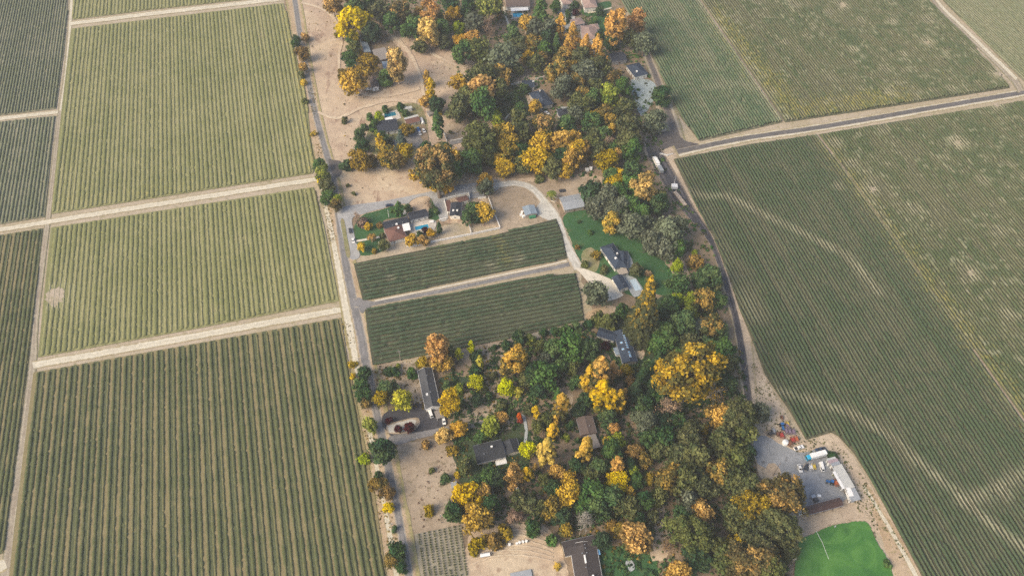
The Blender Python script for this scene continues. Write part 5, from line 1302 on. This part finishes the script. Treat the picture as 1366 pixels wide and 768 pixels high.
def implement(label, a, b, paint, wd=2.2, tines=7, group='farm implements parked in the yard', name='farm_implement'):
    A, B = P(*a), P(*b); c = (A + B) / 2; L = (B - A).length; rz = math.atan2((B - A).y, (B - A).x)
    root = empty(name, (c.x, c.y, GZ(c.x, c.y)), rz, label, 'farm implement', group)
    root.scale = (1.05, 1.05, 1.05)
    h = L / 2
    f = MB()
    for s in (-1, 1): f.box(-h, h, s * wd / 2 - .09, s * wd / 2 + .09, .7, .88)
    for x in np.linspace(-h, h, 4): f.box(x - .08, x + .08, -wd / 2, wd / 2, .72, .86)
    f.build('frame', M[paint], root)
    MB().prism([(-h * .6, .9), (h * .7, .9), (h * .5, 1.5), (-h * .4, 1.55)], -wd * .36, wd * .36).build('hopper', M[paint], root)
    for i in range(tines):
        x = -h + (i + .5) * L / tines
        for s in (-1, 1): MB().box(x - .05, x + .05, s * wd * .4 - .05, s * wd * .4 + .05, 0, .72).build('tine', M['steel'], root)
    MB().tube([(h, -.3, .8), (h + 1.1, 0, .6), (h, .3, .8)], .07, 5).build('drawbar', M['char'], root)
    wheels(root, (-h * .3,), wd / 2 + .18, .42)
implement('red sprayer at the left of the machine row', (1040, 577), (1044, 585), 'red')
implement('red bin, left of the matching pair beside the field edge', (1055.5, 583.5), (1058.5, 590.5), 'red', 1.9)
implement('red bin, right of the matching pair beside the field edge', (1060, 582.5), (1063, 589.5), 'orange', 1.9)
implement('purple grey implement nearest the red sprayer', (1046.5, 571.5), (1049.5, 579.5), 'purple_grey', 1.5)
implement('purple grey implement between its two twins', (1051, 572), (1054, 580), 'purple_grey', 1.5)
implement('purple grey implement closest to the vine rows', (1056, 572.5), (1059, 580), 'purple_grey', 1.5)
implement('black flat implement at the left by the gravel edge', (1024.5, 576), (1030, 582), 'char', 2.8)
implement('narrow grey implement right of the black one', (1029.5, 571.5), (1033.5, 579), 'steel', 1.2)
implement('rusty brown trailer frame beside the round white tank', (1050.5, 588.5), (1055, 595.5), 'rust', 2.6)
implement('orange red implement beside the blue tractor at the shed', (1111.5, 640.5), (1116.5, 648.5), 'orange', 2.0)
implement('small tan implement at the sandy field edge above the machines', (1048.5, 563), (1051.5, 569), 'yellow', 1.2)
implement('white and yellow cart left of its twin below the box truck', (1080, 620), (1082, 627), 'white', 1.8)
implement('white and yellow cart right of its twin below the box truck', (1084, 619.5), (1086, 626.5), 'yellow', 1.8)
implement('rusty implement lying at the sandy bank above the machines', (1041.5, 555), (1043.5, 560.5), 'rust', 1.0)

implement('purple grey implement at the top of the machine rows', (1048, 565.5), (1051, 571), 'purple_grey', 1.4)
implement('small dark implement left of the red sprayer', (1035.5, 577), (1038, 582.5), 'rust', 1.2)
def tank(label, px, r, h, m):
    p = P(*px)
    root = empty('water_tank', (p.x, p.y, GZ(p.x, p.y)), 0, label, 'water tank')
    b = MB()
    b.tube([(0, 0, 0), (0, 0, h)], r, 20)
    for i in range(4): b.tube([(0, 0, .3 + i * h / 4.4), (0, 0, .42 + i * h / 4.4)], r + .05, 20)
    b.build('shell', M[m], root)
    MB().tube([(0, 0, h), (0, 0, h + .35)], [r, .3], 20).build('lid', M[m], root)
    MB().tube([(r * .4, 0, h + .15), (r * .4, 0, h + .4)], .25, 8).build('hatch', M['steel'], root)
tank('round white water tank beside the machine row', (1046.5, 591.5), 1.5, 2.0, 'white')

def trailer(label, a, b, wd, m, cat, h=2.4, stack=False, name='cargo_trailer'):
    A, B = P(*a), P(*b); c = (A + B) / 2; L = (B - A).length
    root = empty(name, (c.x, c.y, GZ(c.x, c.y)), math.atan2((B - A).y, (B - A).x), label, cat)
    hl = L / 2
    MB().box(-hl, hl, -wd / 2, wd / 2, .75, .95).build('deck', M['timber_dark'], root)
    if stack:
        for i in range(int(L / .75)):
            for j in range(3): MB().box(-hl + .1 + i * .75, -hl + .75 + i * .75, -wd / 2 + .1 + j * wd / 3, -wd / 2 - .05 + (j + 1) * wd / 3, .96, .96 + R.uniform(.3, .9)).build('timber_stack', M[m], root)
    else:
        q = MB().box(-hl + .05, hl - .05, -wd / 2 + .03, wd / 2 - .03, .96, .96 + h)
        for i in range(int(L / .8)): q.box(-hl + .3 + i * .8, -hl + .38 + i * .8, -wd / 2, wd / 2, .96, .99 + h)
        q.build('body', M[m], root)
    MB().tube([(hl, -.5, .8), (hl + 1.3, 0, .7), (hl, .5, .8)], .07, 5).build('drawbar', M['char'], root)
    wheels(root, (-.6, .5), wd / 2 - .15, .42)
trailer('white container on wheels beside the mast on the farm road', (895, 252), (903, 252), 3.2, 'white', 'container', 2.2)
trailer('long trailer stacked with pale timber below the white container', (899.5, 257.5), (914, 276), 2.6, 'stack_wood', 'trailer', stack=True, name='timber_trailer')
trailer('small white trailer at the left end of the rusty barn', (1063, 686), (1072, 684), 2.4, 'white', 'trailer', 1.6)

# ------------------------------------------------------------------ poles, mast, fences, walls, small things
def pole(label, base, h=10.0, lean=(0, 0), arm=2.4, rz=0.2, group='timber utility poles', m='timber'):
    p = P(*base)
    root = empty('utility_pole', (p.x, p.y, 0), rz, label, 'utility pole', group)
    tx, ty = lean
    MB().tube([(0, 0, -.3), (tx * .5, ty * .5, h * .5), (tx, ty, h)], [.19, .16, .12], 8).build('pole', M[m], root)
    if arm:
        MB().box(tx - arm / 2, tx + arm / 2, ty - .2, ty - .06, h - .8, h - .62).build('crossarm', M[m], root)
        for i in (-.45, -.2, .2, .45): MB().tube([(tx + arm * i, ty - .13, h - .62), (tx + arm * i, ty - .13, h - .38)], [.07, .05], 6).build('insulator', M['white'], root)
        MB().tube([(tx + .35, ty, h - 2.2), (tx + .35, ty, h - 1.3)], .24, 8).build('transformer', M['steel'], root)
pole('utility pole at the top of the roadside trees by the vineyard corner', (481, 490), 10)
pole('utility pole at the lower edge of the small vineyard', (534.5, 481), 10)
pole('pale utility pole in front of the dark green roadside tree', (506.5, 623), 10)
pole('utility pole beside the lower main road above the last roadside tree', (524.5, 708), 10)
pole('utility pole at the upper corner of the nursery rows', (588.5, 697), 10)
pole('white pole in the lawn below the brown hip roof', (507, 334), 8, arm=0, m='white')
pole('white pole at the back lawn beside the grey drive', (519, 290), 7, arm=0, m='white')
pole('pole with a wide crossarm at the left side of the yard', (1068, 628), 9, arm=5.0)
pole('leaning dark pole on the sand patch left of the yard', (1031, 634), 9, lean=(2.5, 2.0), arm=0, m='timber_dark')
pole('utility pole behind the dark roofed house at the bottom', (773, 714), 9, arm=2.6)
pole('utility pole at the pond bank under the trees', (1052, 756), 11, arm=2.2)
pole('pole at the edge of the dark lane beside the pale verge', (993, 494), 8, arm=1.6)
p = P(899, 247)
root = empty('light_mast', (p.x, p.y, GZ(p.x, p.y)), 0.5, 'thin white mast on outriggers beside the white container', 'mast')
MB().tube([(0, 0, 0), (0, 0, 7.5)], [.16, .08], 8).build('mast', M['white'], root)
for k in range(4):
    t = k * math.pi / 2; MB().tube([(0, 0, .8), (1.5 * math.cos(t), 1.5 * math.sin(t), .05)], .07, 5).build('outrigger', M['chrome'], root)
MB().box(-.8, .8, -.5, .5, .3, 1.2).build('generator', M['white'], root)
MB().box(-.7, .7, -.12, .12, 7.2, 7.7).build('lamp_head', M['steel'], root)

def fence(label, px, h=1.5, m='white', gap=2.6, rails=3, group=None, solid=False):
    g = [P(x, y) for x, y in px]
    root = empty('white_fence' if not solid else 'garden_wall', (g[0].x, g[0].y, 0), 0, label, 'fence' if not solid else 'wall', group)
    pm = MB().box(-.08, .08, -.08, .08, 0, h + .12).mesh('fence_post', M[m])
    for a, b in zip(g, g[1:]):
        d = b - a; L = d.length; an = math.atan2(d.y, d.x); o = a - g[0]
        if solid:
            q = MB().box(0, L, -.12, .12, 0, h).build('panel', M[m], root); q.location = (o.x, o.y, 0); q.rotation_euler = (0, 0, an)
            q2 = MB().box(-.1, L + .1, -.19, .19, h + .003, h + .1).build('coping', M['white'], root); q2.location = (o.x, o.y, 0); q2.rotation_euler = (0, 0, an)
            continue
        n = max(1, int(L / gap))
        for i in range(n + 1):
            q = link(bpy.data.objects.new('fence_post', pm), root); t = a.lerp(b, i / n) - g[0]; q.location = (t.x, t.y, 0); q.rotation_euler = (0, 0, an)
        q = MB().box(-.1, L + .1, -.17, .17, h + .125, h + .2).build('cap_rail', M[m], root); q.location = (o.x, o.y, 0); q.rotation_euler = (0, 0, an)
        for k in range(rails):
            q = MB().box(.09, L - .09, -.03, .03, h * (k + .6) / rails - .1, h * (k + .6) / rails + .13).build('rail', M[m], root); q.location = (o.x, o.y, 0); q.rotation_euler = (0, 0, an)
fence('white rail fence between the walled gardens and the small vineyard', [(542.5, 331), (566, 326), (594, 320.5), (632, 313), (667, 305.5)], 1.6, rails=4)
fence('white rail fence along the dirt yard right of the gold tree', [(667, 304.5), (659, 285), (651.5, 264.5)], 1.5)
fence('white inner fence splitting the dry paddock', [(625, 298), (628.5, 312)], 1.4)
fence('white garden wall round the courtyard with the red wing', [(597.5, 287), (592.5, 268), (610, 263), (625.5, 259.5), (627, 269.5)], 2.0, 'stucco', solid=True)
fence('short white wall at the top of the gold tree paddock', [(637.5, 266), (648.5, 264.5)], 1.8, 'stucco', solid=True)
fence('white wall between the pool terrace and the bare garden', [(586, 295), (596.5, 292.5)], 1.6, 'stucco', solid=True)
fence('low cream wall along the foot of the brown hip roofed house', [(519, 325.5), (532, 323.5), (545, 320)], 1.6, 'stucco', solid=True)
fence('white fence left of the blue slate house', [(682, 114.5), (696, 111)], 1.5)
fence('white fence right of the blue slate house gable', [(714, 107), (726, 104)], 1.5)
fence('pale fence beside the green conical tree in the dirt clearing', [(592, 178), (596, 190)], 1.5)
fence('short pale kerb wall beside the asphalt spur in the dirt clearing', [(601, 189), (612, 187), (622, 184.5)], 1.0, 'stucco', solid=True)
fence('white fence in front of the lower dark driveway', [(880, 206), (890, 208.5), (897, 206.5)], 1.2)

def crate(label, px, s, m, cat, group=None, name='white_box', rz=0.0):
    p = P(*px)
    root = empty(name, (p.x, p.y, GZ(p.x, p.y)), rz, label, cat, group)
    MB().box(-s[0] / 2, s[0] / 2, -s[1] / 2, s[1] / 2, .08, s[2]).build('body', M[m], root)
    MB().box(-s[0] / 2 - .06, s[0] / 2 + .06, -s[1] / 2 - .06, s[1] / 2 + .06, s[2] + .003, s[2] + .14).build('lid', M[m], root)
    for x in (-1, 1): MB().box(x * s[0] * .35 - .1, x * s[0] * .35 + .1, -s[1] / 2, s[1] / 2, 0, .08).build('runner', M['timber_dark'], root)
for (x, y), lb in zip([(679.5, 727), (689.5, 725.5), (693, 724), (697.5, 723), (702, 722.5)],
                      ['white box standing apart at the left of the box row', 'white box second from the left in the straw lot', 'white box in the middle of the row of boxes', 'white box second from the right in the straw lot', 'white box at the right end of the box row']):
    crate(lb, (x, y), (1.1, .9, 1.2), 'white', 'box', 'white boxes in the straw lot', rz=R.uniform(-.4, .4))
crate('white bin at the left foot of the small metal shed', (695, 288), (1.6, 1.4, 1.3), 'white', 'bin', 'white bins by the metal shed', 'storage_bin', .2)
crate('white bin nearest the vines by the small metal shed', (698.5, 290), (1.8, 1.4, 1.6), 'white', 'bin', 'white bins by the metal shed', 'storage_bin', .5)
crate('white bin at the top of the heap beside the small metal shed', (696.5, 284), (1.5, 1.4, 1.1), 'white', 'bin', 'white bins by the metal shed', 'storage_bin', -.3)
crate('green covered stack in front of the small metal shed', (710, 290.5), (4.2, 1.8, 1.6), 'greentarp', 'stack', None, 'covered_stack', .25)
crate('white table on the terrace right of the blue pool', (576, 297), (2.4, 1.6, .8), 'white', 'table', None, 'garden_table', .3)
crate('white terrace platform below the grey roofed house', (668, 615), (5.6, 4.2, .7), 'white', 'terrace', None, 'garden_terrace', .23)
crate('grey chest on the yard floor by the machine heap', (1084, 663), (2.2, 1.4, 1.2), 'steel', 'chest', 'clutter at the rusty barn', 'storage_chest', .4)
crate('white chest at the end of the clutter by the rusty barn', (1092, 662), (1.6, 1.2, 1.0), 'white', 'chest', 'clutter at the rusty barn', 'storage_chest', -.2)
crate('dark chest in the clutter above the rusty barn', (1087.5, 668), (2.0, 1.6, 1.3), 'char', 'chest', 'clutter at the rusty barn', 'storage_chest', .1)
crate('white tank crate in the shade below the grove at the drive', (783, 228), (2.2, 1.8, 1.8), 'white', 'crate', 'white crates under the grove', 'utility_crate', .2)
crate('white tank crate right of its neighbour under the grove', (788, 226.5), (2.0, 1.8, 2.0), 'white', 'crate', 'white crates under the grove', 'utility_crate', -.1)
crate('dark slab on the dirt right of the palm', (750, 255), (4.0, 2.4, .5), 'char', 'slab', None, 'dark_slab', .2)
crate('pale crate by the low tan clearing under the burgundy trees', (690, 652), (1.4, 1.2, 1.0), 'white', 'crate', None, 'utility_crate', .3)
crate('pale lean-to box at the edge of the dry lot', (606, 648), (3.0, 3.4, 1.4), 'r_metal', 'box', None, 'utility_box', .2)

# pipe across the pond, on floats
a, b = P(1088.5, 708.5), P(1105.5, 746); d = b - a; L = d.length
root = empty('floating_pipe', (a.x, a.y, GZ(a.x, a.y)), math.atan2(d.y, d.x), 'thin white pipe floating across the green pond', 'pipe')
MB().tube([(0, 0, .25), (L * .4, .5, .25), (L * .7, .2, .22), (L, 0, .2)], .11, 8).build('pipe', M['white'], root)
for i in range(9): MB().tube([(i * L / 8.2, .2, .0), (i * L / 8.2, .2, .2)], .2, 8).build('float', M['white'], root)
p = P(1113, 703)
root = empty('pump_stand', (p.x, p.y, GZ(p.x, p.y)), .3, 'small white pump stand on the upper bank of the green pond', 'pump')
MB().tube([(0, 0, 0), (0, 0, 2.2)], .1, 6).build('pole', M['white'], root); MB().box(-.4, .4, -.3, .3, .1, .8).build('housing', M['steel'], root)
p = P(739, 266)
root = empty('stone_ring', (p.x, p.y, GZ(p.x, p.y)), 0, 'pale stone ring round the foot of the palm', 'stone ring')
for k in range(18):
    t = k * math.pi / 9; q = MB().box(-.36, .36, -.2, .2, 0, R.uniform(.25, .4)).build('stone', M['concrete'], root); q.location = (2.2 * math.cos(t), 2.2 * math.sin(t), 0); q.rotation_euler = (0, 0, t + math.pi / 2)

# young trees of the nursery: dots in rows, one mass of small plants
rng = np.random.default_rng(5)
pos, nor = [], []
for r in range(9):
    for k in range(30):
        t = k / 29
        x0, y0 = 559 + r * 6.7, 713 - r * 1.4; x1, y1 = 572 + r * 7.1, 806
        q = P(x0 + (x1 - x0) * t, y0 + (y1 - y0) * t)
        if rng.random() < .08: continue
        s = rng.uniform(.45, .8); m = 26
        d = rng.normal(size=(m, 3)); d /= np.linalg.norm(d, axis=1, keepdims=True)
        pos.append(np.array([q.x, q.y, .75]) + d * s * rng.uniform(.3, 1, (m, 1)) * [1, 1, .9]); nor.append(d)
pos, nor = np.concatenate(pos), np.concatenate(nor)
V, Fq = quads(pos, nor, np.full(len(pos), .22), rng)
me = mesh_np('nursery_plants', V, Fq, [LEAF['og']], {'shade': np.repeat(rng.random(len(pos)), 4), 'turned_sunlit': np.repeat(rng.random(len(pos)) * .6, 4)})
tag(link(bpy.data.objects.new('nursery_plants', me)), 'young plants in neat rows on bare earth at the bottom edge', 'plants', None, 'stuff')

# dry weeds, tufts and low scrub in the clearings and under the trees
def scatter(name, label, poly, n, code, smin, smax, seed, h=0.5):
    rng = np.random.default_rng(seed)
    g = np.array([[P(*q).x, P(*q).y] for q in poly]); lo, hi = g.min(0), g.max(0)
    pts = []
    while len(pts) < n:
        q = lo + (hi - lo) * rng.random((n * 3, 2)); ins = np.zeros(len(q), bool); j = len(g) - 1
        for i in range(len(g)):
            c = ((g[i, 1] > q[:, 1]) != (g[j, 1] > q[:, 1])) & (q[:, 0] < (g[j, 0] - g[i, 0]) * (q[:, 1] - g[i, 1]) / (g[j, 1] - g[i, 1] + 1e-9) + g[i, 0]); ins ^= c; j = i
        q = q[ins]; keep = vnoise(q[:, 0], q[:, 1], 9, seed) > rng.uniform(.25, .75, len(q)); pts += list(q[keep])
    pts = np.array(pts[:n]); s = smin + (smax - smin) * rng.random(n) ** 2; m = 12
    d = rng.normal(size=(n, m, 3)); d[..., 2] = np.abs(d[..., 2]); d /= np.linalg.norm(d, axis=2, keepdims=True)
    p = np.concatenate([pts, np.full((n, 1), .1)], 1)[:, None, :] + d * (s[:, None, None] * rng.uniform(.3, 1, (n, m, 1))) * np.array([1, 1, h / .5 * .8])
    V, Fq = quads(p.reshape(-1, 3), d.reshape(-1, 3), np.repeat(s * .42, m), rng)
    me = mesh_np(name, V, Fq, [LEAF[code]], {'shade': np.repeat(np.repeat(rng.random(n), m), 4), 'turned_sunlit': np.repeat(np.repeat(rng.random(n), m), 4)})
    tag(link(bpy.data.objects.new(name, me)), label, 'ground cover', None, 'stuff')
WOOD = [(600, 475), (700, 452), (785, 440), (860, 450), (940, 430), (990, 470), (1000, 545), (1010, 640), (1050, 690), (1050, 800), (810, 800), (740, 700), (640, 700), (610, 640), (600, 560)]
WOOD2 = [(640, 10), (830, 20), (870, 110), (890, 230), (948, 320), (975, 420), (900, 420), (880, 300), (790, 240), (640, 220), (600, 60), (480, 0), (640, -20)]
scatter('undergrowth', 'dark undergrowth below the trees of the lower wood', WOOD, 4500, 'gd', .5, 2.0, 41)
scatter('undergrowth', 'brown undergrowth and litter of the lower wood', WOOD, 1600, 'rb', .4, 1.3, 42)
scatter('undergrowth', 'fresh green undergrowth of the lower wood', WOOD, 3200, 'gr', .5, 1.7, 50)
scatter('undergrowth', 'green undergrowth of the upper wooded strip', WOOD2, 4500, 'gr', .5, 1.9, 43)
scatter('undergrowth', 'olive undergrowth of the upper wooded strip', WOOD2, 2200, 'og', .4, 1.6, 44)
scatter('dry_weeds', 'tan weeds dotted over the dry lot beside the road', [(531, 597), (590, 588), (608, 620), (600, 690), (545, 712)], 90, 'pk', .3, .9, 45, .3)
scatter('dry_weeds', 'tan weeds over the upper dry field', [(400, -20), (440, 0), (470, 110), (600, 80), (660, 110), (620, 190), (470, 265), (430, 170)], 260, 'oy', .3, .9, 46, .3)
scatter('dry_weeds', 'weeds along the sandy bank of the big right vineyard', [(1002, 480), (1022, 505), (1072, 588), (1112, 582), (1150, 632), (1225, 765), (1196, 760), (1160, 704), (1120, 640), (1060, 600), (1005, 560)], 700, 'og', .25, .8, 47, .35)
scatter('dry_weeds', 'dry weeds on the bare ground among the small orange trees', [(500, 490), (600, 470), (690, 450), (690, 560), (610, 560), (560, 545), (500, 520)], 900, 'rb', .3, 1.0, 48, .35)
scatter('dry_weeds', 'weedy verge along the main road', [(405, 70), (412, 70), (450, 330), (470, 440), (515, 640), (545, 800), (520, 800), (480, 560), (455, 430), (428, 250)], 900, 'oy', .25, .8, 49, .35)

# ------------------------------------------------------------------ the hazy air over the valley
hz = N('valley_haze'); hz.t.nodes.remove(hz.b)
pv = hz.node('ShaderNodeVolumePrincipled')
pv.inputs['Color'].default_value = (0.96, 0.97, 0.97, 1); pv.inputs['Density'].default_value = 0.00016; pv.inputs['Anisotropy'].default_value = 0.15
hz.t.links.new(pv.outputs[0], hz.t.nodes['Material Output'].inputs['Volume'])
tag(MB().box(-6100, 6100, -2600, 9100, -1.0, CAMH + 6).build('haze', hz.m), 'thin pale haze over the whole valley', None, None, 'stuff')
